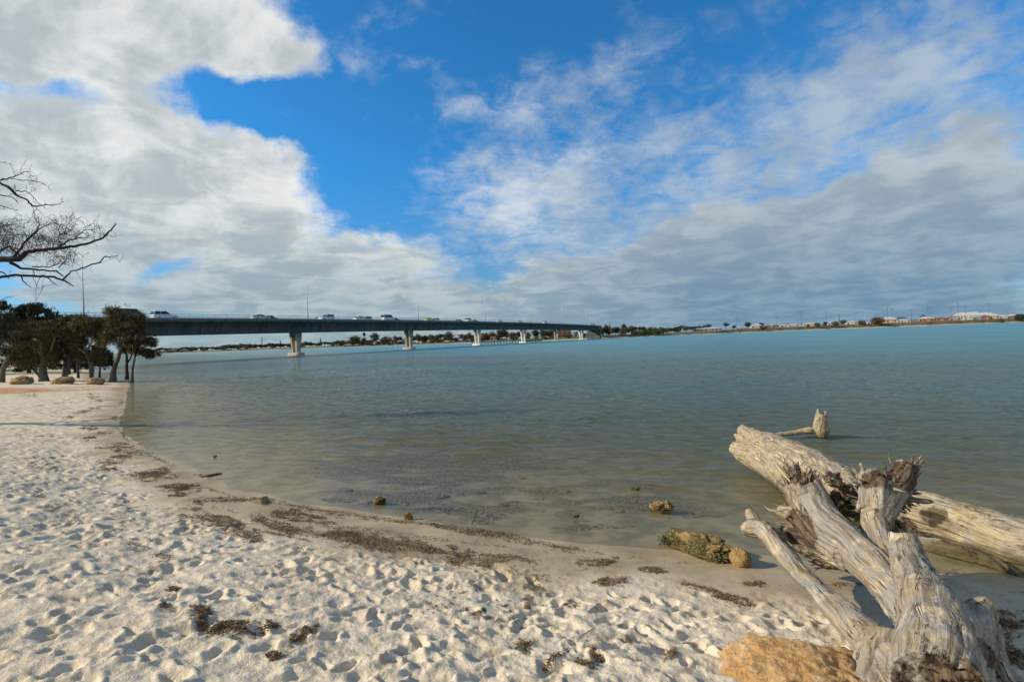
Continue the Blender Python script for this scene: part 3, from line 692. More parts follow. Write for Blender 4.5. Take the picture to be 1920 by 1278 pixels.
# prototypes of far trees, one metre high, spread 1
def far_proto(kind, seed):
    r = np.random.default_rng(seed); root = empty('tree')
    mb = MB()
    if kind == 'round':
        mb.tube([(0, 0, 0), (.01, 0, .2), (.0, .01, .55)], [.035, .028, .015], 6)
        for a in range(5):
            q = a*1.3; mb.tube([(0, 0, .25), (.16*math.cos(q), .16*math.sin(q), .5), (.28*math.cos(q), .28*math.sin(q), .66)], [.016, .012, .006], 4)
        C, R = crown_clumps(0, 0, .58, .50, .50, .40, 20, r, False); C.append((0, 0, .6)); R.append((.42, .42, .34)); n, sz = 1900, .06
    elif kind == 'bushy':
        mb.tube([(0, 0, 0), (.0, 0, .4)], [.03, .015], 6)
        C, R = crown_clumps(0, 0, .46, .55, .55, .46, 18, r, False); C.append((0, 0, .42)); R.append((.48, .48, .42)); n, sz = 1900, .06
    elif kind == 'umbrella':
        mb.tube([(0, 0, 0), (.03, 0, .35), (.0, .01, .7)], [.03, .024, .012], 6)
        for a in range(6):
            q = a*1.05; mb.tube([(0.02, 0, .38), (.2*math.cos(q), .2*math.sin(q), .66), (.4*math.cos(q), .4*math.sin(q), .82)], [.015, .012, .006], 4)
        C, R = crown_clumps(0, 0, .70, .56, .56, .26, 16, r, False); n, sz = 1500, .06
    elif kind == 'conifer':
        mb.tube([(0, 0, 0), (0, 0, 1)], [.02, .004], 5); C = []; R = []
        for i in range(9):
            z = .2+i*.09; w_ = .26*(1-(z-.12)/.95); C.append((0, 0, z)); R.append((w_, w_, .03))
        n, sz = 700, .06
    elif kind == 'palm':
        mb.tube([(0, 0, 0), (0.01, 0, .4), (0, 0, .8)], [.028, .022, .02], 6)
        C, R = crown_clumps(0, 0, .86, .17, .17, .13, 8, r, False); n, sz = 500, .09
    mb.build('trunk', MBARKD, root)
    V, F = leaf_quads(C, R, n, sz, .65, .25, r)
    link('crown', npmesh('crown', V, F), None, root)
    return root
# ------------------------------------------------------------------ far bank: trees, houses, lamps
PROTO = {k: far_proto(k, 300+i) for i, k in enumerate(('round', 'bushy', 'umbrella', 'conifer', 'palm'))}
used_proto = set(); matmesh = {}
fr_ = np.random.default_rng(77)
def crown_mesh(me, matkey):
    key = (me.name, matkey)
    if key not in matmesh:
        c = me.copy(); c.materials.clear(); c.materials.append(LM[matkey]); matmesh[key] = c
    return matmesh[key]
def far_tree(px, off, wpx, hpx, kind, mk, label, group=None, base=None):
    P = bank_pt(px, off) if base is None else np.array(base, float); D = P[1]; src = PROTO[kind]
    r = copy_tree(src); r.location = tuple(P-np.array([0, 0, .2])); r.name = 'tree' if kind != 'palm' else 'palm_tree'
    h = hpx*D/F0; w = wpx*D/F0/1.08
    if kind == 'conifer': w = wpx*D/F0/.5
    if kind == 'palm': w = wpx*D/F0/.36
    r.scale = (w, w, h); r.rotation_euler = (0, 0, fr_.uniform(0, 6.28))
    for ch in r.children:
        if ch.name.startswith('crown'): ch.data = crown_mesh(ch.data, mk)
    tag(r, label, 'tree' if kind != 'palm' else 'palm', group); return r
x = 262
KW = {'round': 'round crowned', 'bushy': 'bushy', 'umbrella': 'flat topped', 'conifer': 'pointed', 'palm': 'palm like'}; CW = {'dark': 'dark', 'mid': 'green', 'olive': 'olive', 'brown': 'brownish', 'red': 'russet'}
def seg(x, L):
    for lim, s in L:
        if x < lim: return s
    return L[-1][1]
TL = ((296, 'by the small white house at its left end'), (331, 'by the red roofed house'), (360, 'by the reddish house right of the red roofed one'), (400, 'between the reddish houses and the small pale house'), (442, 'by the small pale house'), (478, 'by the tiny white house'), (507, 'by the thin lattice mast'), (545, 'just left of the nearest pier'), (575, 'just right of the nearest pier'), (612, 'by the conifer right of the nearest pier'), (700, 'at its right end before the green trees'))
ML = ((675, 'left of the palm'), (700, 'right of the palm'), (735, 'above the olive tree by the second pier'), (770, 'just behind the second pier'), (800, 'right of the second pier'), (835, 'midway between second and third piers'), (875, 'around the white house left of the third pier'), (905, 'just behind the third pier'), (935, 'above the left end of the jetty'), (965, 'around the dead tree at the jetty'), (1000, 'by the fourth pier and orange building'), (1040, 'near the tent shaped shelter'), (1200, 'around the brick apartment block'))
while x < 640:                     # dark treeline seen under the bridge on the left
    mk = fr_.choice(['dark', 'dark', 'dark', 'mid', 'brown']); kind = fr_.choice(['round', 'umbrella', 'bushy', 'round', 'umbrella'])
    far_tree(x, fr_.uniform(25, 60), fr_.uniform(13, 22), fr_.uniform(8, 12.5)*np.interp(x, [262, 330, 400, 640], [.75, .85, 1, 1]), kind, mk, f'{CW[mk]} {KW[kind]} treeline tree, '+seg(x, TL), 'trees of the distant treeline under the bridge')
    x += fr_.uniform(5, 9)
far_tree(526, 45, 5, 16, 'conifer', 'dark', 'single pointed conifer in the treeline just left of the nearest pier')
far_tree(601, 45, 6, 17, 'conifer', 'dark', 'pointed conifer in the treeline just right of the nearest pier')
for px, off, w, h, k, mk, lb in (
    (665, 22, 27, 21, 'round', 'olive', 'rounded olive tree leftmost of the green trees between the first two piers'),
    (684, 24, 5.5, 24, 'palm', 'dark', 'palm with a small round head between two rounded trees left of the second pier'),
    (703, 20, 24, 26, 'round', 'mid', 'tallest rounded green tree left of the second pier, right of the palm'),
    (727, 18, 22, 19, 'bushy', 'olive', 'broad pale olive tree in front of the houses left of the second pier'),
    (742, 30, 12, 16, 'umbrella', 'brown', 'small brownish tree just left of the second pier'), (751, 34, 12, 15, 'round', 'dark', 'dark tree touching the second pier on its left'),
    (784, 20, 15, 20, 'round', 'mid', 'green rounded tree just right of the second pier'), (797, 24, 15, 16, 'round', 'dark', 'darker low tree second to the right of the second pier'),
    (810, 22, 17, 18, 'bushy', 'olive', 'flat topped olive tree midway between the second and third piers'), (826, 26, 15, 17, 'umbrella', 'dark', 'dark spreading tree right of midway between second and third piers'),
    (842, 18, 20, 23, 'round', 'mid', 'tall full green tree left of the white house by the third pier'), (868, 24, 15, 17, 'bushy', 'red', 'russet tree between the white house and the third pier'),
    (880, 20, 13, 19, 'round', 'mid', 'bright green tree just left of the third pier'), (908, 22, 15, 15, 'bushy', 'brown', 'brown bush tree just right of the third pier'),
    (922, 26, 16, 19, 'bushy', 'red', 'rust coloured tree above the left end of the jetty'), (943, 28, 28, 24, 'round', 'dark', 'broad dark tree behind the leaning dead tree at the jetty'),
    (962, 26, 16, 16, 'round', 'mid', 'green tree left of the fourth pier'), (990, 22, 17, 15, 'bushy', 'olive', 'olive tree right of the fourth pier'),
    (1004, 26, 20, 19, 'round', 'dark', 'dark tree right of the orange roofed building'), (1020, 24, 22, 20, 'bushy', 'dark', 'dense dark tree left of the tent shaped shelter'),
    (1034, 30, 18, 19, 'round', 'olive', 'dense tree left of the red brick apartment building'), (1080, 20, 10, 12, 'bushy', 'olive', 'small shrub right of the red brick apartment building'),
    (1112, 60, 17, 25, 'round', 'dark', 'tall round topped tree just beyond the right end of the bridge'), (1126, 62, 9, 20, 'round', 'dark', 'slender dark tree behind the grove at the bridge end'),
    (1137, 62, 11, 23, 'round', 'dark', 'round headed dark tree second right of the bridge end'), (1144, 66, 4, 25, 'conifer', 'dark', 'thin pointed conifer standing above the grove right of the bridge'),
    (1171, 60, 14, 23, 'round', 'dark', 'dark round topped tree above the middle of the grove right of the bridge'),
    (1242, 16, 17, 15, 'bushy', 'olive', 'yellow green bush standing alone at the bank edge right of the grove'), (1328, 70, 17, 13, 'umbrella', 'dark', 'dark round tree behind the left end of the long white roof'),
    (1362, 60, 12, 14, 'umbrella', 'dark', 'dark tree just right of the long white roof'), (1377, 70, 10, 9, 'round', 'dark', 'small dark tree left of the pyramid roofed pavilion'),
    (1403, 60, 15, 14, 'round', 'dark', 'dark dense tree touching the pyramid roofed pavilion'), (1428, 60, 12, 11, 'round', 'dark', 'dark tree top behind the pyramid roofed pavilion'),
    (1430, 12, 13, 9, 'bushy', 'brown', 'low brown bush at the bank edge below the brick houses'),
    (1516, 14, 8, 6, 'bushy', 'dark', 'small dark bush in front of the tan roofed house'), (1533, 16, 14, 9, 'bushy', 'olive', 'low olive bush right of the tan roofed house'), (1548, 22, 10, 9, 'bushy', 'dark', 'dark bush between the tan roof and the white gabled house'),
    (1566, 14, 15, 11, 'bushy', 'brown', 'brown bush in front of the lattice mast'), (1582, 24, 14, 11, 'round', 'mid', 'green tree left of the white veranda house'),
    (1616, 14, 17, 11, 'bushy', 'brown', 'brown bushy tree right of the white veranda house'), (1646, 12, 28, 18, 'bushy', 'brown', 'largest dark bushy tree on the right bank'),
    (1914, 10, 26, 14, 'bushy', 'dark', 'dark dense bush at the right edge of the photo')):
    far_tree(px, off, w, h, k, mk, lb)
x = 1112
while x < 1185:
    kind, mk = fr_.choice(['round', 'bushy']), fr_.choice(['mid', 'olive', 'dark']); far_tree(x, fr_.uniform(14, 30), fr_.uniform(13, 19), fr_.uniform(16, 20), kind, mk, f'{CW[mk]} {KW[kind]} tree in the '+seg(x, ((1130, 'left end'), (1150, 'left middle'), (1168, 'right middle'), (1300, 'right end')))+' of the grove beside the bridge end', 'grove right of the bridge end'); x += 6
x = 1185
while x < 1325:
    kind, mk = fr_.choice(['round', 'umbrella', 'bushy']), fr_.choice(['dark', 'dark', 'mid']); h = np.interp(x, [1185, 1230, 1310, 1325], [14, 12, 11.5, 8]); far_tree(x, fr_.uniform(40, 80), fr_.uniform(12, 19), h*fr_.uniform(.85, 1.2), kind, mk, f'{CW[mk]} {KW[kind]} tree in the tree belt, '+seg(x, ((1210, 'next to the grove'), (1235, 'left of the yellow green bush'), (1256, 'behind the yellow green bush'), (1282, 'left of the thin lamp post'), (1300, 'right of the thin lamp post'), (1400, 'next to the long white roof'))), 'tree belt left of the long white roof')
    if x < 1235 and fr_.random() < .6: far_tree(x+3, 14, 13, 11, 'bushy', fr_.choice(['olive', 'mid', 'brown']), 'low bushy tree at the bank edge, '+seg(x, ((1189, 'touching the grove'), (1197, 'next to the grove'), (1206, 'second past the grove'), (1212, 'third past the grove'), (1218, 'midway from the grove to the yellow green bush'), (1240, 'beside the yellow green bush'))), 'bushes at the bank edge')
    x += fr_.uniform(5, 8)
for i in range(60):
    xx = fr_.uniform(640, 1045); kind = fr_.choice(['bushy', 'round']); mk = fr_.choice(['dark', 'dark', 'mid', 'brown', 'red']); far_tree(xx, fr_.uniform(45, 90), fr_.uniform(12, 22), fr_.uniform(10, 17), kind, mk, f'{CW[mk]} {KW[kind]} back row tree, '+seg(xx, ML), 'background trees behind the houses')
for i in range(40):                # low shrubs along the middle shore
    xx = fr_.uniform(640, 1110); mk = fr_.choice(['olive', 'mid', 'brown', 'olive']); far_tree(xx, fr_.uniform(9, 26), fr_.uniform(8, 15), fr_.uniform(5, 9), 'bushy', mk, f'low {CW[mk]} shrub at the far waterline, '+seg(xx, ML), 'shrubs along the far shore')
for k in PROTO:                    # the prototypes themselves stand in the far treeline
    o = PROTO[k]; P = bank_pt({'round': 300, 'bushy': 345, 'umbrella': 420, 'conifer': 470, 'palm': 1160}[k], 70); o.location = tuple(P); h = 6.0
    o.scale = (7, 7, 6) if k not in ('conifer', 'palm') else (5, 5, 7.5)
    for ch in o.children:
        if ch.name.startswith('crown'): ch.data = crown_mesh(ch.data, 'dark')
    o.name = 'tree' if k != 'palm' else 'palm_tree'
    tag(o, {'round': 'dark round tree behind the small white house at the left end of the treeline', 'bushy': 'dark bushy tree set back behind the reddish house under the bridge', 'umbrella': 'dark flat tree set back left of the small pale house under the girder', 'conifer': 'narrow conifer in the treeline midway along the girder left of the first pier', 'palm': 'palm rising behind the grove right of the bridge end'}[k], 'tree' if k != 'palm' else 'palm', 'trees of the distant treeline under the bridge' if k in ('round', 'bushy', 'umbrella') else None)
# houses
HM = {'white': simple_mat('white_render', (.50, .49, .46), .8, .08), 'cream': simple_mat('cream_render', (.48, .42, .31), .8, .1), 'brick': simple_mat('red_brick', (.27, .125, .075), .85, .2, 1.0), 'tan': simple_mat('tan_brick', (.36, .27, .17), .85, .15, 1.0), 'grey': simple_mat('grey_render', (.33, .34, .34), .8, .1), 'teal': simple_mat('blue_green_cladding', (.12, .2, .22), .7, .1), 'orange': simple_mat('orange_tile', (.40, .17, .07), .8, .2, 1.0)}
RM = {'white': simple_mat('pale_metal_roof', (.36, .38, .39), .6, .08), 'dark': simple_mat('dark_metal_roof', (.05, .065, .09), .5, .1), 'red': simple_mat('terracotta_roof', (.15, .09, .065), .8, .2, 1.0), 'grey': simple_mat('grey_roof', (.27, .28, .29), .6, .1), 'tan': simple_mat('tan_roof', (.40, .33, .25), .8, .15), 'orange': HM['orange']}
def house(px, off, wpx, hpx, wall, roof, label, storeys=1, flat=False, depth=9, up=0.0, group=None, name='house', pyramid=False):
    P = bank_pt(px, off); D = P[1]; k_ = .86 if px > 1400 else 1.0; w = wpx*D/F0*(.9 if px > 1400 else 1); h = hpx*D/F0*k_; r = empty(name, (P[0], P[1], P[2]+up-.3), math.atan2(-P[0], P[1])*.8)
    hw = h*(.58 if not flat else .93) if not pyramid else h*.45; mb = MB(); mb.box(-w/2, w/2, 0, depth, 0, hw); mb.build('wall', HM[wall], r)
    mb = MB(); e = .5
    if flat: mb.box(-w/2-.2, w/2+.2, -.2, depth+.2, hw, h)
    else:
        rl_ = 0.02 if pyramid else max(.1, w/2-depth*.45)
        mb.loft([[(-w/2-e, -e, hw-.05), (w/2+e, -e, hw-.05), (w/2+e, depth+e, hw-.05), (-w/2-e, depth+e, hw-.05)], [(-w/2-e, -e, hw+.12), (w/2+e, -e, hw+.12), (w/2+e, depth+e, hw+.12), (-w/2-e, depth+e, hw+.12)], [(-rl_, depth*.48, h), (rl_, depth*.48, h), (rl_, depth*.52, h), (-rl_, depth*.52, h)]])
    mb.build('roof', RM[roof], r)
    n = max(2, int(w/3.2))
    for s_ in range(storeys):
        z0 = hw*(s_+.28)/storeys; z1 = hw*(s_+.78)/storeys
        for i in range(n):
            xc = -w/2+w*(i+.5)/n
            if s_ == 0 and i == n//2: mb = MB(); mb.box(xc-.5, xc+.5, -.05, .1, 0.02, z1); mb.build('door', HM['grey'], r); continue
            mb = MB(); mb.box(xc-.75, xc+.75, -.04, .1, z0, z1); mb.build('window', MGLASS, r)
    return tag(r, label, 'house' if name == 'house' else 'building', group)
for a in (
    (322, 18, 16, 7, 'brick', 'red', 'low red roofed house at the far left shore under the bridge'), (345, 18, 14, 6.5, 'tan', 'red', 'reddish house right of the red roofed house under the bridge'), (303, 20, 12, 6, 'white', 'grey', 'small white house farthest left on the far shore'),
    (428, 16, 9, 4, 'white', 'grey', 'small pale house in the treeline midway under the girder'), (455, 16, 8, 4, 'white', 'white', 'tiny white house in the treeline right of midway under the girder'),
    (652, 12, 14, 5, 'cream', 'grey', 'cream low house at the shore leftmost between the first two piers'), (670, 12, 7, 4.5, 'white', 'white', 'small white shed right of the cream low house'), (690, 20, 8, 6, 'white', 'grey', 'white house below the palm'),
    (755, 40, 11, 14, 'white', 'white', 'white roofed two storey house just left of the second pier'), (749, 22, 10, 8, 'cream', 'white', 'low cream house in front of the white roofed two storey house'), (738, 20, 8, 6, 'white', 'red', 'white house left of the low cream house by the second pier'),
    (776, 14, 6, 6, 'white', 'white', 'small white house just right of the second pier'), (806, 16, 9, 5, 'cream', 'tan', 'cream house midway between second and third piers'), (828, 30, 7, 11, 'tan', 'tan', 'tan house left of the tall full green tree'),
    (856, 34, 13, 14, 'white', 'white', 'white house with a pale roof rising left of the russet tree'), (864, 14, 8, 7, 'white', 'white', 'small white house below the russet tree'), (849, 12, 8, 4, 'cream', 'orange', 'low cream house with orange roof near the third pier'),
    (902, 30, 10, 13, 'grey', 'grey', 'grey house just right of the third pier'), (925, 22, 13, 9, 'white', 'red', 'white house with a red roof behind the jetty'), (945, 20, 13, 6, 'white', 'white', 'long low white house right of the dead tree'),
    (989, 60, 8, 17, 'orange', 'orange', 'orange building just right of the fourth pier'), (966, 34, 10, 9, 'white', 'grey', 'pale house just left of the fourth pier'), (1098, 30, 8, 9, 'white', 'white', 'white block seen under the last span of the bridge'),
    (1441, 30, 11, 6, 'brick', 'red', 'brick house first right of the pyramid roofed pavilion'), (1455, 34, 12, 6.5, 'brick', 'red', 'brick house with a red roof left of the cream flat house'), (1470, 34, 12, 7, 'cream', 'tan', 'cream house right of the brick pair'), (1387, 30, 11, 4, 'white', 'white', 'small white house left of the pyramid roofed pavilion'),
    (1489, 40, 20, 7, 'white', 'white', 'long white house left of the first tall lamp of the right bank'), (1519, 40, 24, 8, 'cream', 'tan', 'wide tan roofed house behind the small dark bush'), (1560, 40, 14, 8, 'white', 'white', 'white gabled house beside the lattice mast'),
    (1598, 30, 20, 9, 'white', 'white', 'white veranda house left of the largest bushy tree'), (1632, 34, 9, 7, 'white', 'grey', 'white house partly behind the largest bushy tree'),
    (1669, 46, 24, 14, 'tan', 'white', 'big house with a broad pale roof right of the largest bushy tree'), (1695, 30, 22, 8, 'cream', 'white', 'low house with white hip roof in front of the dark roofed one'), (1692, 80, 22, 12, 'grey', 'dark', 'house with a dark blue roof behind the white hip roof'),
    (1738, 36, 24, 11, 'brick', 'white', 'brick house with a white roof left of the twin lamps'), (1733, 80, 13, 16, 'grey', 'dark', 'dark roofed house behind the brick house with a white roof'), (1764, 40, 22, 9, 'brick', 'red', 'brick house with terracotta roof right of the twin lamps'),
    (1788, 44, 22, 9, 'brick', 'red', 'terracotta roofed house left of the second lamp group'), (1793, 30, 18, 7, 'tan', 'grey', 'low tan house in front of the terracotta roofs'), (1816, 90, 42, 17, 'cream', 'white', 'broad pale roofed building highest on the right bank'), (1816, 36, 14, 7, 'white', 'white', 'small white house beneath the broad pale roofed building'),
    (1833, 40, 13, 9, 'teal', 'grey', 'blue green house near the right end of the row'), (1848, 44, 14, 10, 'brick', 'red', 'brick house beside the blue green house'), (1850, 90, 26, 15, 'white', 'white', 'pale roof behind the blue green and brick houses'), (1866, 40, 15, 12, 'tan', 'tan', 'tan two storey house left of the grey roofed end house'),
    (1882, 46, 14, 8, 'grey', 'white', 'grey walled house second from the right end'), (1900, 50, 18, 9, 'brick', 'tan', 'brown brick house at the right end of the row')):
    house(*a)
house(1059, 46, 26, 17, 'brick', 'white', 'red brick apartment block of three storeys under the bridge end', 3, True, 12, name='apartment_building')
house(1327, 30, 50, 7, 'grey', 'white', 'long low building with a pale metal roof on the right bank', 1, False, 14, name='long_building')
house(1420, 30, 22, 11, 'cream', 'white', 'pavilion with a pale pyramid roof on the right bank', 1, False, 14, name='pavilion', pyramid=True)
house(1025, 14, 8, 6, 'grey', 'grey', 'small tent shaped shelter on the lawn left of the brick apartments', 1, False, 5, name='shelter', pyramid=True)
def dark_lamp(h, heads):
    r = empty('street_lamp'); mb = MB(); mb.cyl(0, 0, 0, h, .16, .09, 8); mb.build('pole', MDPOLE, r)
    for s_ in ((1, -1) if heads == 2 else (1,)):
        mb = MB(); mb.tube([(0, 0, h-.1), (s_*1.1, 0, h+.35)], .08, 5); mb.build('arm', MDPOLE, r)
        mb = MB(); mb.loft([[(s_*(1.0+a), y, h+.30+z) for y, z in ((-.3*w, 0), (-.2*w, .25*w), (.2*w, .25*w), (.3*w, 0))] for a, w in ((0, .7), (.5, 1.2), (1.2, .8))]); mb.build('lamp_head', MDPOLE, r)
    return r
dl = dark_lamp(10, 2)
LL = [(1382, 20, 'lamp post left of the pyramid roofed pavilion'), (1457.5, 19, 'lamp post above the brick houses right of the pavilion'), (1503.6, 27, 'lamp post in front of the tan roofed house'), (1550, 24, 'lamp post just left of the lattice mast'), (1604, 21, 'lamp post above the white veranda house'),
      (1644.5, 17, 'lamp post above the largest bushy tree'), (1666, 29, 'left post of the pair by the broad pale roof'), (1674, 26, 'right post of the pair by the broad pale roof'), (1710, 22, 'lamp post between the white hip roof and the brick house'), (1741.5, 27, 'left lamp of the twin lamps by the brick house'), (1746.5, 24, 'right lamp of the twin lamps by the brick house'),
      (1784, 23, 'lamp post first of the group before the broad pale roofed building'), (1798, 29, 'tallest lamp post, in the middle of the group at the broad pale roofed building'), (1812, 24, 'lamp post last of the group before the broad pale roofed building'), (1855.5, 27, 'rightmost lamp post on the right bank'), (1286, 12, 'thin lamp post above the tree belt left of the long white roof')]
for i, (px, hp, lb) in enumerate(LL):
    o = dl if i == 0 else copy_tree(dl); P = bank_pt(px, 22); o.location = tuple(P); s_ = hp*P[1]/F0/10.0; o.scale = (s_**.5*1.0, s_**.5, s_); o.rotation_euler = (0, 0, fr_.uniform(-.6, .6)+(0 if i % 3 else .4)); tag(o, lb, 'lamp post', 'lamp posts on the right bank')
def mast(px, off, hpx, label, w=1.2):
    P = bank_pt(px, off); h = hpx*P[1]/F0; r = empty('lattice_mast', tuple(P)); mb = MB()
    c = [(-w/2, -w/2), (w/2, -w/2), (w/2, w/2), (-w/2, w/2)]
    for a, b in c: mb.tube([(a, b, 0), (a*.35, b*.35, h)], .09, 4)
    mb.build('mast_leg', MDPOLE, r); mb = MB(); n = 9
    for i in range(n):
        for j in range(4):
            q0 = 1-.65*i/n; q1 = 1-.65*(i+1)/n; a = c[j]; b = c[(j+1) % 4]; mb.tube([(a[0]*q0, a[1]*q0, h*i/n), (b[0]*q1, b[1]*q1, h*(i+1)/n)], .05, 3)
    mb.build('bracing', MDPOLE, r); tag(r, label, 'mast')
mast(492, 80, 22, 'thin lattice mast above the far treeline left of the nearest pier'); mast(1574, 40, 20, 'lattice mast beside the white gabled house on the right bank')
# dead tree by the jetty
def jetty():
    a = np.array(at(900, 642, 268)[:2]); b = np.array([a[0]+33, a[1]+26]); r = empty('jetty', (a[0], a[1], 0)); d = (b-a); L = np.linalg.norm(d); d = d/L; r.rotation_euler = (0, 0, math.atan2(d[1], d[0]))
    mb = MB(); mb.box(0, L, -1.2, 1.2, 1.0, 1.2)
    for i in range(0, int(L), 1): mb.box(i+.02, i+.90, -1.35, 1.35, 1.203, 1.26)
    mb.build('deck', MBARKD, r)
    for i in np.arange(0, L+.1, 4.2):
        for s_ in (-1, 1): mb = MB(); mb.cyl(i, s_*1.3, -2.5, 1.9, .17, .15, 8); mb.build('post', MBARKD, r)
    mb = MB(); mb.box(L*.62, L, -2.4, -1.3, .7, 1.1); mb.build('lower_landing', MBARKD, r)
    tag(r, 'dark timber jetty on posts in the water between the third and fourth piers', 'jetty')
jetty()
for px, D, h, lb in ((742, 205, 1.9, 'thin white marker post in the water left of the second pier'), (872, 260, 1.7, 'white marker post in the water left of the third pier')):
    P = at(px, 650, D); r = empty('channel_marker', (P[0], P[1], 0)); mb = MB(); mb.cyl(0, 0, -2.5, h*.8, .14, .12, 10); mb.build('post', MPALE, r); mb = MB(); mb.cyl(0, 0, h*.8, h, .22, .02, 10); mb.build('cap', MWHITE, r); tag(r, lb, 'marker post')
# low distant hills
hx = np.linspace(-1, 1, 160); V = []
for q, zf_ in ((0, 0), (.25, .7), (.5, 1), (1, .6)):
    X = 1500+2600*(hx*.5+.5); Y = 3600-500*(hx*.5+.5)+q*900; Z = zf_*(14+26*sstep(X, 1900, 3000)+6*fbm(np.stack([X*.004, Y*.004], 1), 3, seed=401))*sstep(X, 1500, 2100)-2
    V.append(np.column_stack([X, Y, Z]))
V = np.array(V); idx = np.arange(V.shape[0]*V.shape[1]).reshape(V.shape[:2]); F_ = np.stack([idx[:-1, :-1], idx[:-1, 1:], idx[1:, 1:], idx[1:, :-1]], -1).reshape(-1, 4)
ho = link('hills', npmesh('hills', V.reshape(-1, 3), F_, True), simple_mat('hill_scrub', (.09, .13, .15), .95, .2, .01)); ho['kind'] = 'structure'
# ------------------------------------------------------------------ shore trees on the left
def lerp_path(pts, n=5):
    pts = np.array(pts, float); q = np.linspace(0, len(pts)-1, (len(pts)-1)*n+1); return np.stack([np.interp(q, np.arange(len(pts)), pts[:, i]) for i in range(pts.shape[1])], 1)
def grow(mb, p, d, L, r0, depth, r, up=.1, sides=6):
    pts = [p]; rad = [r0]; n = 5; q = np.array(p, float); d = np.array(d, float)
    for i in range(n):
        d = d+r.normal(0, .22, 3)+np.array([0, 0, up*.15]); d /= np.linalg.norm(d); q = q+d*L/n; pts.append(q.copy()); rad.append(r0*(1-.75*(i+1)/n))
    mb.tube(pts, rad, sides); ends = [q]
    if depth > 0:
        for k in range(3 if depth > 1 else 2):
            i = r.integers(2, n+1); dd = d+r.normal(0, .75, 3); dd /= np.linalg.norm(dd); ends += grow(mb, pts[i], dd, L*r.uniform(.5, .8), rad[i]*.75+.004, depth-1, r, up, max(3, sides-1))
    return ends
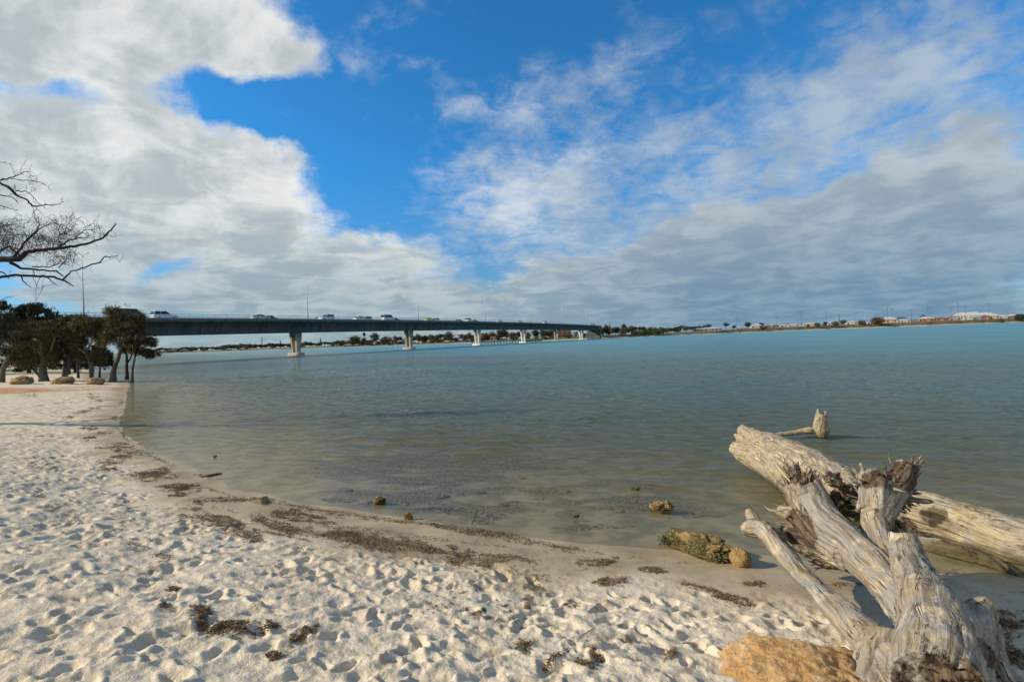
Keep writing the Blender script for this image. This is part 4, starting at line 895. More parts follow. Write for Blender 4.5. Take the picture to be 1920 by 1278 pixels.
TREES = [  # label, D, trunks [(px,py,width px)...], crown blobs [(px,py,rx,ry)], leaf count, material, droop
 ('leftmost shore tree with a leaning trunk at the photo edge', 41, [[(2, 707, 13), (6, 690, 11), (15, 672, 9), (24, 660, 6), (30, 640, 4)]], [(-6, 632, 34, 30), (10, 600, 26, 16), (-20, 600, 30, 20)], 9000, 'sheoak_dark', .75),
 ('broad olive brown shore tree with a thick trunk and a bare limb leaning left', 41.5, [[(82, 707, 22), (80, 690, 17), (82, 672, 15), (78, 650, 12), (72, 625, 8), (70, 605, 4)], [(80, 690, 12), (66, 676, 7), (50, 664, 6), (36, 650, 5), (30, 628, 4), (31, 604, 2.5)], [(84, 680, 8), (96, 655, 6), (104, 630, 4)], [(74, 706, 5), (60, 690, 4), (50, 668, 3)], [(76, 706, 6), (66, 692, 4), (70, 670, 3)]], [(66, 632, 40, 22), (44, 648, 24, 28), (88, 652, 24, 30), (70, 612, 34, 12), (100, 628, 20, 20), (60, 668, 26, 20), (30, 662, 14, 20), (48, 680, 16, 10), (98, 660, 14, 22)], 27000, 'sheoak', .7),
 ('dark upright shore tree between the two left boulders', 43, [[(121, 696, 15), (122, 682, 11), (126, 666, 10), (121, 646, 8), (119, 620, 5), (118, 604, 3)], [(126, 668, 5), (134, 650, 4), (140, 632, 3)]], [(120, 612, 26, 20), (140, 604, 22, 15), (108, 636, 16, 30), (136, 638, 18, 28), (150, 596, 14, 8), (104, 664, 12, 16), (144, 666, 12, 18)], 18000, 'sheoak_dark', .6),
 ('shore tree with a forked pale trunk and a bleached snag, behind the third boulder', 42, [[(173, 697, 10), (168, 680, 8), (162, 664, 7), (153, 656, 5), (140, 650, 3)], [(174, 697, 9), (172, 680, 8), (166, 664, 6), (164, 655, 5), (172, 642, 4), (174, 630, 3.5), (173, 621, 2.5)], [(163, 654, 4), (157, 646, 4), (154, 641, 3)], [(172, 634, 3), (160, 626, 2.5), (148, 621, 2), (137, 620, 1.4)]], [(158, 610, 30, 18), (182, 606, 26, 16), (146, 640, 16, 24), (190, 636, 16, 22), (172, 600, 30, 9), (190, 664, 16, 20), (152, 664, 10, 16)], 17000, 'sheoak', .65),
 ('tall leaning shore tree with sparse leafy top left of the waterline', 41, [[(210, 707, 17), (214, 690, 12), (221, 672, 10), (227, 652, 9), (225, 636, 7), (222, 620, 5), (218, 600, 3)], [(226, 652, 5), (232, 645, 4), (238, 640, 2)], [(224, 634, 5), (223, 624, 4.5), (230, 621, 4), (242, 620, 3.5), (252, 621, 2.5)], [(226, 640, 4), (244, 622, 3), (256, 608, 2.2), (266, 600, 1.5)]], [(214, 612, 22, 18), (238, 608, 30, 20), (250, 594, 22, 9), (212, 582, 18, 9), (226, 590, 22, 10), (264, 604, 12, 12), (206, 632, 14, 16), (240, 632, 16, 14), (258, 622, 14, 14)], 15000, 'sheoak', .6),
 ('shore tree with drooping foliage over the water, right of the leaning tree', 40.5, [[(246, 709, 10), (248, 694, 6), (251, 678, 6), (254, 662, 5), (252, 645, 4), (256, 628, 3)], [(254, 660, 3.5), (266, 650, 2.6), (280, 648, 1.6), (290, 652, 1)], [(252, 650, 3), (264, 638, 2.4), (280, 632, 1.8), (292, 630, 1)], [(253, 668, 2.6), (268, 662, 2), (284, 662, 1.2)]], [(258, 636, 24, 13), (276, 634, 18, 9), (250, 650, 18, 9), (284, 640, 11, 9), (268, 656, 20, 7), (284, 662, 13, 6), (244, 628, 16, 9)], 9000, 'sheoak_dark', .85),
 ('dark trunked tree standing behind the drooping tree at the water', 47, [[(237, 694, 9), (238, 680, 7), (237, 664, 6), (232, 652, 4)], [(238, 682, 5), (246, 668, 4), (250, 656, 3)]], [(236, 650, 16, 9), (244, 642, 14, 8)], 3500, 'sheoak_dark', .5),
 ('dense dark green bush between the forked tree and the leaning tree', 52, [[(186, 692, 5), (188, 680, 4), (190, 668, 3)]], [(186, 670, 22, 16), (200, 678, 12, 12), (176, 664, 14, 16)], 8000, 'dark', .3),
 ('slim trunked tree behind, between the dark upright tree and the forked tree', 50, [[(146, 692, 6), (146, 680, 4.5), (144, 664, 4), (140, 645, 3)]], [(140, 648, 16, 18), (152, 640, 14, 14)], 6000, 'sheoak_dark', .5),
 ('low dark scrub tree behind the thick trunked tree', 66, [[(40, 690, 5), (42, 675, 4), (44, 662, 3)]], [(30, 682, 30, 14), (62, 680, 26, 15), (4, 682, 20, 14), (90, 682, 18, 11), (40, 668, 40, 12)], 9000, 'dark', .3),
 ('low dark scrub tree behind the dark upright tree', 64, [[(140, 690, 5), (141, 676, 4), (142, 664, 3)]], [(116, 680, 24, 14), (148, 680, 26, 14), (176, 682, 16, 11), (200, 682, 10, 9), (140, 668, 40, 12)], 9000, 'dark', .3),
 ('big dark round crowned tree rising behind the shore trees on the left', 62, [[(54, 690, 8), (52, 650, 7), (48, 615, 5), (50, 592, 3)], [(52, 640, 5), (70, 610, 4), (84, 590, 2)], [(50, 640, 5), (34, 610, 4), (24, 592, 2)]], [(34, 588, 20, 14), (56, 578, 24, 14), (78, 586, 24, 14), (96, 592, 15, 10), (44, 606, 32, 16), (84, 606, 26, 12)], 17000, 'dark', .25),
 ('dark tree top at the left photo edge behind the shore trees', 60, [[(-4, 690, 8), (-2, 640, 6), (2, 600, 3)]], [(2, 574, 15, 8), (-14, 590, 26, 18), (6, 612, 26, 14)], 9000, 'dark', .25),
 ('dark tree behind between the round crowned tree and the leaning tree', 58, [[(128, 690, 7), (130, 640, 5), (134, 605, 3)]], [(118, 606, 22, 12), (144, 600, 24, 11), (168, 604, 22, 10), (186, 612, 20, 12), (150, 622, 40, 18)], 15000, 'sheoak_dark', .3),
]
tr = np.random.default_rng(90)
for lb, D, trunks, crowns, nl, mk, droop in TREES:
    droop *= .68
    p0 = trunks[0][0]; base = at(p0[0], p0[1], D); gz0 = sit(base[0], base[1]); root = empty('tree' if 'bush' not in lb else 'bush', (base[0], base[1], gz0)); off = np.array([base[0], base[1], gz0])
    mb = MB(); allp = []
    for ti, tk in enumerate(trunks):
        pj = tr.normal(0, .15, len(tk)); pts = []
        for j, (a, b, w) in enumerate(tk):
            q = at(a, b, D+(pj[j] if j else 0)*(1+j*.5)); pts.append(np.array([*(q-off), w*D/F0/2*.66]))
        if ti == 0: pts[0][2] = -.15
        P = lerp_path(pts, 3); P[1:-1, :3] += tr.normal(0, .012, (len(P)-2, 3)); rr_ = P[:, 3].copy()
        if ti == 0: rr_[:3] *= [1.35, 1.12, 1.03]
        mb.tube(list(P[:, :3]), list(np.maximum(rr_, .008)), 9); allp += [P[j, :3] for j in range(len(P)//2, len(P))]
    C = []; Rd = []
    for a, b, rx, ry in crowns:
        q = at(a, b, D)-off; C_, R_ = crown_clumps(q[0], q[1], q[2], rx*D/F0*1.05, rx*D/F0*.9, ry*D/F0*1.12, 15, tr, False); C += C_; Rd += [(w_[0]*.85, w_[1]*.85, w_[2]*1.1) for w_ in R_]
        tgt = q; src = min(allp, key=lambda v: np.linalg.norm(v-tgt)); dd = tgt-src; L = np.linalg.norm(dd)
        if L > .2: grow(mb, src, dd/L, L*1.1, .035, 2, tr, .1, 5)
    bare = 'bleached' in lb or 'bare limb' in lb
    mb.build('trunk', MBARKD if D > 45 else MBARK, root, True)
    Cs = [tuple(np.array(C[i_])+tr.normal(0, 1, 3)*np.array(Rd[i_])*1.25) for i_ in range(0, len(C), 2)]; Rs = [(.22, .22, .22)]*len(Cs)
    V2, F2 = leaf_quads(Cs, Rs, int(len(Cs)*38), .20, .12, .2, tr, .0)
    V, F = leaf_quads(C, Rd, int(nl*.80), .30 if mk != 'dark' else .20, .085 if mk != 'dark' else .5, droop, tr, .0)
    V = np.concatenate([V, V2]); F = np.concatenate([F, F2+F.max()+1])
    link('crown', npmesh('crown', V, F), LM[mk], root); tag(root, lb, 'tree' if 'bush' not in lb else 'bush')
# boulders in a row before the trees
def rock_mesh(name, sx, sy, sz, seed, rough=.25, sub=5, freq=1.6, flat=0, ridge=.0):
    bm_ = __import__('bmesh').new(); __import__('bmesh').ops.create_icosphere(bm_, subdivisions=sub, radius=1.0); me = bpy.data.meshes.new(name); bm_.to_mesh(me); bm_.free()
    n = len(me.vertices); co = np.zeros(n*3, np.float32); me.vertices.foreach_get('co', co); co = co.reshape(-1, 3).astype(float)
    sq = np.sign(co)*np.abs(co)**.82; sq /= (np.linalg.norm(sq, axis=1)[:, None]**.35)
    d = 1+rough*fbm(co*freq+seed, 3, .5, seed)+rough*.32*fbm(co*freq*4+seed, 4, .6, seed+3)+rough*.10*fbm(co*freq*18, 3, .6, seed+7)
    cz = co*d[:, None]*np.array([sx, sy, sz]); 
    me.vertices.foreach_set('co', cz.astype(np.float32).ravel()); me.polygons.foreach_set('use_smooth', np.full(len(me.polygons), True)); me.update(); return me
def rockmat(name, a, b, c_, sc=3.0, moss=None):
    m, t, p, out = new_mat(name); tc = t.node('ShaderNodeTexCoord').outputs['Object']
    n1 = t.noise(tc, sc, 7, .65, .4); n2 = t.noise(tc, sc*7, 5, .65); n3 = t.noise(tc, sc*1.7, 5, .6, .8)
    col = t.mix(t.ss(n1, .35, .62), a, b); col = t.mix(t.ss(n3, .55, .72, 0, .75), col, c_); col = t.mix(t.ss(n2, .58, .72, 0, .5), col, tuple(v*.35 for v in a))
    if moss is not None:
        col = t.mix(t.m('MULTIPLY', t.attr('moss').outputs['Fac'], t.ss(n2, .3, .5)), col, moss)
    t.put(p.inputs['Base Color'], col); p.inputs['Roughness'].default_value = .9; p.inputs['Specular IOR Level'].default_value = .2
    n4 = t.noise(tc, sc*22, 4, .7); t.put(p.inputs['Normal'], t.bump(t.m('ADD', t.m('ADD', n1, t.m('MULTIPLY', n2, .7)), t.m('MULTIPLY', n4, .25)), 1.0, .04)); return m
MBOUL = rockmat('brown_limestone', (.22, .135, .07), (.36, .24, .13), (.30, .26, .2), 1.2)
for i, (px, py, w, h, lb) in enumerate(((41, 706, 38, 17, 'left boulder of the three, by the thick trunked tree'), (117, 705, 38, 15, 'middle and palest boulder of the three in front of the trees'), (178, 706, 32, 14, 'right boulder of the three, darkest, by the leaning tree'))):
    D = 37.5; P = at(px, py, D); z = sit(P[0], P[1]); s_ = D/F0
    o = link('boulder', rock_mesh('boulder', w*s_*.5, w*s_*.36, h*s_*.56, 500+i*7, .24, 5), MBOUL); o.location = (P[0], P[1], z+h*s_*.30); tag(o, lb, 'boulder', 'boulders in a row before the trees')
# dead tree leaning at the jetty
P = bank_pt(934, 12); r = empty('dead_tree', tuple(P)); mb = MB(); s_ = P[1]/F0; dr = np.random.default_rng(14)
for dx, h in ((-13, 26), (-8, 20), (-3, 17), (3, 20), (7, 14)):
    mb.tube([(0, 0, -.3), (dx*.3*s_, 0, h*.35*s_), (dx*.7*s_, .5, h*.75*s_), (dx*s_, .3, h*s_)], [.32, .26, .16, .06], 6)
    grow(mb, (dx*.5*s_, .2, h*.5*s_), (dx*.05, .2, 1), 4, .10, 2, dr)
mb.build('trunk', MBARKD, r); C, R_ = crown_clumps(0, 0, 5*s_, 5*s_, 4, 4.5*s_, 9, dr, False); V, F = leaf_quads(C, R_, 900, .45, .5, .3, dr); link('crown', npmesh('crown', V, F), LM['dark'], r); tag(r, 'dark scraggly many trunked tree leaning over the jetty', 'tree')
# ------------------------------------------------------------------ driftwood
import bmesh
def woodmat(name, base=(.33, .262, .17), grey=(.27, .255, .225), pale=(.55, .475, .35), dark=(.03, .022, .014), rust=(.22, .115, .045), gs=1.0):
    m, t, p, out = new_mat(name); gr = t.attr('grain').outputs['Vector']; dk = t.attr('dark').outputs['Fac']
    pos = t.node('ShaderNodeTexCoord').outputs['Object']; wz = t.sep(t.node('ShaderNodeNewGeometry').outputs['Position'])[2]
    fib = t.noise(t.vm('MULTIPLY', gr, (26*gs, 26*gs, 1.9*gs)), 1.0, 6, .65, .25)
    fib2 = t.noise(t.vm('MULTIPLY', gr, (80*gs, 80*gs, 5.0*gs)), 1.0, 4, .6, .2)
    crack = t.noise(t.vm('MULTIPLY', gr, (8*gs, 8*gs, .7*gs)), 1.0, 5, .6, .5)
    blot = t.noise(pos, 3.2, 6, .62, .4); blot2 = t.noise(pos, 7.5, 5, .6, .3)
    c = t.mix(t.ss(blot, .38, .62), base, grey); c = t.mix(t.ss(blot2, .52, .70, 0, .75), c, pale)
    c = t.mix(t.ss(t.noise(pos, 5, 5, .6, 1.0), .62, .74, 0, .55), c, rust)
    c = t.mix(t.ss(fib, .54, .34, 0, .75), c, tuple(v*.36 for v in base)); c = t.mix(t.ss(fib2, .48, .34, 0, .6), c, tuple(v*.35 for v in grey)); c = t.mix(t.ss(fib, .56, .70, 0, .5), c, pale)
    ck = t.ss(t.m('ABSOLUTE', t.m('SUBTRACT', crack, .5)), 0.0, .016, 1, 0); ck = t.m('MULTIPLY', ck, t.ss(blot2, .45, .6)); c = t.mix(t.m('MULTIPLY', ck, .85), c, dark)
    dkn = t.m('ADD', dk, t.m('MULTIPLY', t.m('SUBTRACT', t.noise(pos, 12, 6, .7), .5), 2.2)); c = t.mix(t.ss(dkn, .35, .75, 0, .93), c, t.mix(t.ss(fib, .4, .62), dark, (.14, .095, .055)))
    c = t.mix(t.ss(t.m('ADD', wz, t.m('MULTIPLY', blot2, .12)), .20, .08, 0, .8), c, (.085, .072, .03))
    t.put(p.inputs['Base Color'], c); p.inputs['Roughness'].default_value = .85; p.inputs['Specular IOR Level'].default_value = .2
    h = t.m('ADD', t.m('MULTIPLY', fib, 1.0), t.m('ADD', t.m('MULTIPLY', fib2, .45), t.m('MULTIPLY', ck, -1.0))); h = t.m('ADD', h, t.m('MULTIPLY', blot2, .5))
    t.put(p.inputs['Normal'], t.bump(h, .9, .016)); return m
MWOOD = woodmat('weathered_wood'); MWOODP = woodmat('pale_log_wood', (.38, .30, .18), (.33, .295, .23), (.58, .49, .33))
MSPL = woodmat('splintered_wood', (.27, .20, .13), (.24, .21, .17), (.44, .37, .28), gs=1.6)
def wood_body(name, limbs, voxel, mat, parent, origin, amp=.012, dark=(), holes=(), seed=0):
    """limbs: lists of (x,y,z,r) in world coords. One continuous surface grown round them, ridged along the grain."""
    mb = MB(); segs = []; org = np.array(origin)
    for li, L in enumerate(limbs):
        P = lerp_path([(p[0]-org[0], p[1]-org[1], p[2]-org[2], p[3]) for p in L], 6)
        k = np.array([.25, .5, .25])
        for _ in range(3): P[1:-1] = P[:-2]*.25+P[1:-1]*.5+P[2:]*.25
        mb.tube(list(P[:, :3]), list(P[:, 3]), 16)
        tt = np.concatenate([[0], np.cumsum(np.linalg.norm(np.diff(P[:, :3], axis=0), axis=1))])
        for i in range(len(P)-1): segs.append((P[i, :3], P[i+1, :3], P[i, 3], P[i+1, 3], tt[i], tt[i+1], li))
    me0 = mb.mesh('tmp'); o = bpy.data.objects.new('tmp', me0); COL.objects.link(o)
    md = o.modifiers.new('r', 'REMESH'); md.mode = 'VOXEL'; md.voxel_size = voxel; md.use_smooth_shade = True
    s2 = o.modifiers.new('s', 'SMOOTH'); s2.iterations = 4; s2.factor = .5
    dg = bpy.context.evaluated_depsgraph_get(); me = bpy.data.meshes.new_from_object(o.evaluated_get(dg)); bpy.data.objects.remove(o); bpy.data.meshes.remove(me0); me.name = name
    n = len(me.vertices); co = np.zeros(n*3, np.float32); me.vertices.foreach_get('co', co); co = co.reshape(-1, 3).astype(float); nr = np.zeros(n*3, np.float32); me.vertices.foreach_get('normal', nr); nr = nr.reshape(-1, 3).astype(float)
    best = np.full(n, 1e9); G = np.zeros((n, 3)); TT = np.zeros(n)
    for a, b, ra, rb, ta, tb, li in segs:
        ab = b-a; q = np.clip(((co-a)@ab)/(ab@ab+1e-12), 0, 1); c = a+q[:, None]*ab; v = co-c; dd = np.linalg.norm(v, axis=1)-(ra+(rb-ra)*q); m_ = dd < best
        best[m_] = dd[m_]; x = np.cross(ab, [0.3, .1, 1.]); x /= np.linalg.norm(x); y = np.cross(ab, x); y /= np.linalg.norm(y)
        G[m_] = np.stack([v[m_]@x+li*3.1, v[m_]@y+li*1.7, ta+(tb-ta)*q[m_]], 1)
    G[:, :2] += .06*np.stack([fbm(co*2+5, 2, seed=seed), fbm(co*2+9, 2, seed=seed+1)], 1)
    rg = fbm(G*np.array([17, 17, 1.6]), 4, .55, seed+3); rg2 = fbm(G*np.array([42, 42, 4.]), 2, .6, seed+5); lump = fbm(co*4.5, 4, .5, seed+7)
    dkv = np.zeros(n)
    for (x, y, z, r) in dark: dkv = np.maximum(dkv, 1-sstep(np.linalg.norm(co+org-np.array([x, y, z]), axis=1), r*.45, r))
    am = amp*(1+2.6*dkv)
    disp = am*(.9*rg+.35*rg2)-am*1.3*np.maximum(0, np.abs(rg)*-6+.7)+amp*2.0*lump
    for (x, y, z, r, dep) in holes:
        q = np.linalg.norm(co+org-np.array([x, y, z]), axis=1); disp -= dep*(1-sstep(q+.3*r*fbm(co*20, 2, seed=seed+11), r*.3, r))
    co += nr*disp[:, None]; me.vertices.foreach_set('co', co.astype(np.float32).ravel()); setattr_v(me, 'grain', G); setattr_f(me, 'dark', dkv); me.polygons.foreach_set('use_smooth', np.full(len(me.polygons), True)); me.update()
    me.materials.clear(); return link(name, me, mat, parent)
def splinters(name, spots, parent, origin, mat=None, seed=0):
    """spots: (point, direction, spread radius, length, count, thickness, darkness, cone); one torn tuft of fibres each"""
    r = np.random.default_rng(seed); org = np.array(origin)
    for pt, d, rad, L, cnt, th, dk, cone in spots:
        V = []; F = []; G = []; Dk = []; n0 = 0; cnt = int(cnt*1.25); rad = rad*.80; cone = cone*.7
        d = np.array(d, float); d /= np.linalg.norm(d); x = np.cross(d, [.2, .3, 1.]); x /= np.linalg.norm(x); y = np.cross(d, x)
        ga = r.uniform(0, 6.28, 7); gl_ = r.uniform(.35, 1.15, 7)
        for i in range(cnt):
            a = r.uniform(0, 6.28); q = rad*math.sqrt(r.random())*1.05; o_ = (math.cos(a)*x+math.sin(a)*y); g = int(a/6.2832*7) % 7
            p = np.array(pt)-org+o_*q-d*L*.75; dd = d+o_*cone*.8*(q/rad)*r.uniform(.4, 1.2)+r.normal(0, .08, 3); dd /= np.linalg.norm(dd)
            l = L*1.25*gl_[g]*r.uniform(.75, 1.2)*(1.1-.3*q/rad); t0 = th*r.uniform(.7, 1.9); k = 7; s1 = np.cross(dd, r.normal(size=3)); s1 /= np.linalg.norm(s1); s2 = np.cross(dd, s1); c = p.copy(); bend = (o_*r.uniform(-.2, .9)+r.normal(0, .3, 3))*.7
            fl = r.uniform(.4, .9)
            for j in range(k+1):
                q_ = j/k; rr2 = t0*(1-.62*q_**2)*(1+.30*r.normal()) if j < k else t0*.22
                rr2 = max(rr2, .0012)
                for s_ in range(5):
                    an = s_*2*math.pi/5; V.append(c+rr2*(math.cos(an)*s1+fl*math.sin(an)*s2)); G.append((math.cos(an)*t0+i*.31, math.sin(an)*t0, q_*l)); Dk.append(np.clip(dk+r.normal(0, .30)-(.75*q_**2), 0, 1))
                c = c+dd*l/k; dd = dd+bend*(1/k)*(q_*2)+r.normal(0, .16, 3)*q_; dd /= np.linalg.norm(dd)
            for j in range(k):
                for s_ in range(5): F.append((n0+j*5+s_, n0+j*5+(s_+1) % 5, n0+(j+1)*5+(s_+1) % 5, n0+(j+1)*5+s_))
            n0 += 5*(k+1)
        me = npmesh(name, np.array(V), np.array(F), True); setattr_v(me, 'grain', np.array(G)); setattr_f(me, 'dark', np.array(Dk)); link(name, me, mat or MSPL, parent)
def lobes(limbs, spots, seed, n=5):
    r = np.random.default_rng(seed)
    for pt, d, rad, L, cnt, th, dk, cone in spots:
        d = np.array(d); x = np.cross(d, [.2, .3, 1.]); x /= np.linalg.norm(x); y = np.cross(d, x)
        for i in range(n):
            a = 6.28*(i+r.uniform(-.3, .3))/n; o_ = math.cos(a)*x+math.sin(a)*y; p = np.array(pt)-d*L*.9+o_*rad*.45; pts = []; l = L*r.uniform(.9, 1.9); dd = d+o_*cone*.6+r.normal(0, .15, 3)
            for j in range(5): pts.append((*p, max(.009, rad*.46*(1-.2*j)*r.uniform(.75, 1.2)))); dd = dd/np.linalg.norm(dd); p = p+dd*l/4; dd = dd+r.normal(0, .28, 3)
            limbs.append(pts)
def L3(pts):       # (px, py, D, width px)
    return [(*at(a, b, D), w*D/F0/2) for a, b, D, w in pts]
org = at(1760, 1200, 2.95); org[2] = sit(org[0], org[1])
stump = empty('driftwood_root_stump', tuple(org))
limbs = [L3(x) for x in (
    [(1394, 992, 4.75, 24), (1410, 988, 4.7, 30), (1432, 992, 4.62, 34), (1468, 1036, 4.35, 32), (1508, 1084, 4.0, 36), (1554, 1130, 3.7, 46), (1606, 1178, 3.4, 64), (1662, 1228, 3.12, 88), (1715, 1265, 2.95, 110)],
    [(1404, 956, 4.85, 14), (1410, 968, 4.8, 20), (1418, 984, 4.72, 24), (1440, 1000, 4.6, 26)],
    [(1503, 905, 4.65, 66), (1516, 935, 4.6, 68), (1546, 985, 4.35, 68), (1602, 1032, 4.05, 68), (1655, 1078, 3.75, 78), (1697, 1128, 3.45, 80), (1738, 1182, 3.1, 84)],
    [(1462, 955, 4.75, 18), (1500, 968, 4.6, 40), (1545, 1000, 4.35, 60), (1590, 1036, 4.08, 62)],
    [(1470, 1000, 4.75, 26), (1520, 1008, 4.5, 54), (1560, 1022, 4.3, 56), (1602, 1050, 4.05, 56)],
    [(1700, 868, 4.55, 34), (1688, 900, 4.5, 52), (1662, 935, 4.4, 54), (1641, 985, 4.2, 52), (1652, 1030, 4.0, 56), (1684, 1085, 3.7, 76), (1722, 1140, 3.4, 90)],
    [(1628, 885, 4.5, 30), (1640, 915, 4.42, 48), (1640, 960, 4.3, 55)],
    [(1692, 1000, 3.65, 42), (1697, 1030, 3.6, 54), (1710, 1070, 3.45, 64), (1732, 1112, 3.25, 84), (1758, 1160, 3.0, 122), (1768, 1220, 2.75, 150), (1765, 1300, 2.5, 165)],
    [(1850, 1130, 3.1, 40), (1832, 1152, 3.05, 56), (1808, 1190, 2.88, 90), (1785, 1260, 2.65, 120)],
    [(1668, 1215, 3.1, 96), (1652, 1262, 2.95, 96), (1638, 1320, 2.78, 100)],
    [(1860, 1170, 3.05, 20), (1862, 1215, 2.95, 30), (1882, 1262, 2.8, 22), (1910, 1310, 2.7, 14)],
    [(1690, 1240, 2.8, 80), (1730, 1290, 2.55, 90)],
)]
dk = [(*at(1500, 895, 4.62), .17), (*at(1490, 930, 4.75), .12), (*at(1690, 890, 4.45), .22), (*at(1640, 905, 4.4), .14), (*at(1500, 1000, 4.45), .30), (*at(1745, 1225, 2.72), .13), (*at(1570, 1010, 4.2), .12), (*at(1790, 1290, 2.4), .22), (*at(1700, 1290, 2.5), .16), (*at(1762, 1160, 2.85), .10), (*at(1650, 1120, 3.75), .05), (*at(1590, 1070, 4.05), .05), (*at(1840, 1240, 2.6), .16), (*at(1720, 985, 4.2), .10)]  # dark torn wood, plus crevice shade painted into the hollows
holes = [(*at(1745, 1165, 2.80), .09, .035), (*at(1750, 1215, 2.62), .11, .05), (*at(1700, 1270, 2.5), .10, .05), (*at(1795, 1265, 2.4), .12, .06), (*at(1575, 1080, 3.95), .05, .02)]
def dirpx(a, b): v = np.array(b)-np.array(a); return v/np.linalg.norm(v)
sp = []
A_ = at(1500, 900, 4.65); sp.append((A_, dirpx(A_, at(1487, 862, 4.72)), .13, .17, 75, .011, .75, .5))
A_ = at(1480, 875, 4.72); sp.append((A_, dirpx(A_, at(1465, 850, 4.8)), .07, .12, 25, .009, .4, .5))
A_ = at(1500, 945, 4.7); sp.append((A_, dirpx(A_, at(1440, 930, 4.85)), .09, .20, 40, .010, .3, .6))
A_ = at(1462, 958, 4.78); sp.append((A_, dirpx(A_, at(1418, 933, 4.95)), .045, .22, 30, .009, .0, .5))
A_ = at(1475, 990, 4.8); sp.append((A_, dirpx(A_, at(1445, 978, 4.9)), .09, .14, 45, .012, .75, .4))
A_ = at(1540, 1040, 4.3); sp.append((A_, dirpx(A_, at(1500, 1030, 4.5)), .10, .22, 40, .012, .8, .3))
A_ = at(1700, 872, 4.55); sp.append((A_, dirpx(A_, at(1704, 838, 4.55)), .075, .19, 80, .011, .5, .6))
A_ = at(1655, 895, 4.45); sp.append((A_, dirpx(A_, at(1650, 870, 4.45)), .10, .15, 60, .011, .6, .6))
A_ = at(1632, 895, 4.5); sp.append((A_, dirpx(A_, at(1636, 858, 4.5)), .05, .13, 30, .010, .3, .4))
A_ = at(1615, 900, 4.5); sp.append((A_, dirpx(A_, at(1598, 872, 4.5)), .06, .13, 35, .011, .6, .5))
A_ = at(1620, 940, 4.45); sp.append((A_, dirpx(A_, at(1562, 928, 4.6)), .09, .20, 55, .010, .15, .5))
A_ = at(1635, 985, 4.25); sp.append((A_, dirpx(A_, at(1596, 1000, 4.35)), .09, .14, 30, .011, .6, .5))
A_ = at(1690, 940, 4.5); sp.append((A_, dirpx(A_, at(1725, 960, 4.55)), .12, .18, 60, .012, .95, .5))
A_ = at(1690, 1000, 4.35); sp.append((A_, dirpx(A_, at(1725, 1010, 4.4)), .09, .13, 40, .012, 1.0, .5))
lobes(limbs, sp, 5)
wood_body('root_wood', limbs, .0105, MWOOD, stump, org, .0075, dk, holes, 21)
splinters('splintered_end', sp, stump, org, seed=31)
tag(stump, 'large weathered driftwood root stump with splayed splintered roots in the right foreground', 'driftwood stump')
# log behind it, lying in the water
org = np.array([*at(1520, 900, 7.3)[:2], 0.0]); la = empty('driftwood_log', tuple(org))
limbs = [L3(x) for x in (
    [(1388, 803, 9.3, 18), (1402, 812, 9.15, 30), (1425, 832, 8.8, 52), (1470, 862, 8.1, 84), (1520, 900, 7.4, 112), (1565, 935, 6.85, 130), (1600, 965, 6.45, 135)],
    [(1377, 838, 9.0, 26), (1392, 846, 8.8, 40), (1425, 858, 8.5, 52), (1470, 885, 8.0, 70), (1500, 905, 7.6, 70)],
    [(1376, 815, 9.3, 8), (1395, 826, 9.1, 26), (1430, 845, 8.7, 40)],
)]
dk = [(*at(1600, 960, 6.2), .42), (*at(1555, 905, 6.9), .15), (*at(1575, 990, 6.2), .25)]  # dark colour on the root hollow paints in its crevice shade
limbs += [L3(x) for x in ([(1540, 905, 6.8, 44), (1524, 932, 6.55, 36), (1530, 960, 6.4, 32), (1552, 985, 6.3, 22)], [(1600, 925, 6.5, 50), (1642, 950, 6.4, 56), (1664, 990, 6.3, 46), (1655, 1030, 6.2, 24)], [(1600, 990, 6.3, 50), (1570, 1010, 6.2, 40), (1550, 1030, 6.1, 16)], [(1585, 910, 6.7, 40), (1590, 890, 6.6, 22), (1580, 878, 6.6, 10)])]
sp = []
for a, b, c, d in ((1560, 895, 1545, 880), (1590, 915, 1585, 893), (1615, 930, 1625, 905), (1560, 980, 1545, 1005), (1600, 1000, 1600, 1030), (1640, 990, 1665, 1010), (1640, 940, 1675, 930)):
    A_ = at(a, b, 6.25); sp.append((A_, dirpx(A_, at(c, d, 6.1)), .10, .15, 12, .014, .6, .3))
lobes(limbs, sp, 6, 3)
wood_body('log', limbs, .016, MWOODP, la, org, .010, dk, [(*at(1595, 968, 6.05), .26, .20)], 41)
splinters('root_wad', sp, la, org, seed=32)
tag(la, 'pale driftwood log lying in the water behind the root stump, forked at its far end', 'driftwood log')
org = np.array([*at(1800, 985, 5.6)[:2], 0.0]); lb_ = empty('driftwood_log', tuple(org))
limbs = [L3(x) for x in ([(1688, 948, 6.0, 50), (1712, 955, 5.9, 74), (1760, 972, 5.7, 84), (1830, 996, 5.45, 92), (1920, 1024, 5.15, 104), (2060, 1066, 4.8, 112), (2200, 1110, 4.5, 112)],)]
wood_body('log', limbs, .014, MWOODP, lb_, org, .008, [(*at(1745, 965, 5.5), .22), (*at(1700, 985, 5.8), .16), (*at(1820, 960, 5.5), .10), (*at(1690, 950, 5.9), .10)], [], 51)
A_ = at(1695, 948, 6.0); splinters('splintered_end', [(A_, dirpx(A_, at(1680, 935, 6.1)), .12, .14, 40, .02, .2, .5)], lb_, org, MSPL, 33)
tag(lb_, 'smooth cream driftwood log running off the right edge, its broken end beside the stump', 'driftwood log')
org = np.array([*at(1820, 1040, 5.2)[:2], 0.0]); lc = empty('driftwood_branch', tuple(org))
limbs = [L3(x) for x in ([(1700, 1010, 5.6, 20), (1750, 1024, 5.4, 34), (1800, 1040, 5.2, 40), (1850, 1055, 5.05, 36), (1900, 1078, 4.85, 26), (1960, 1115, 4.6, 18)],)]
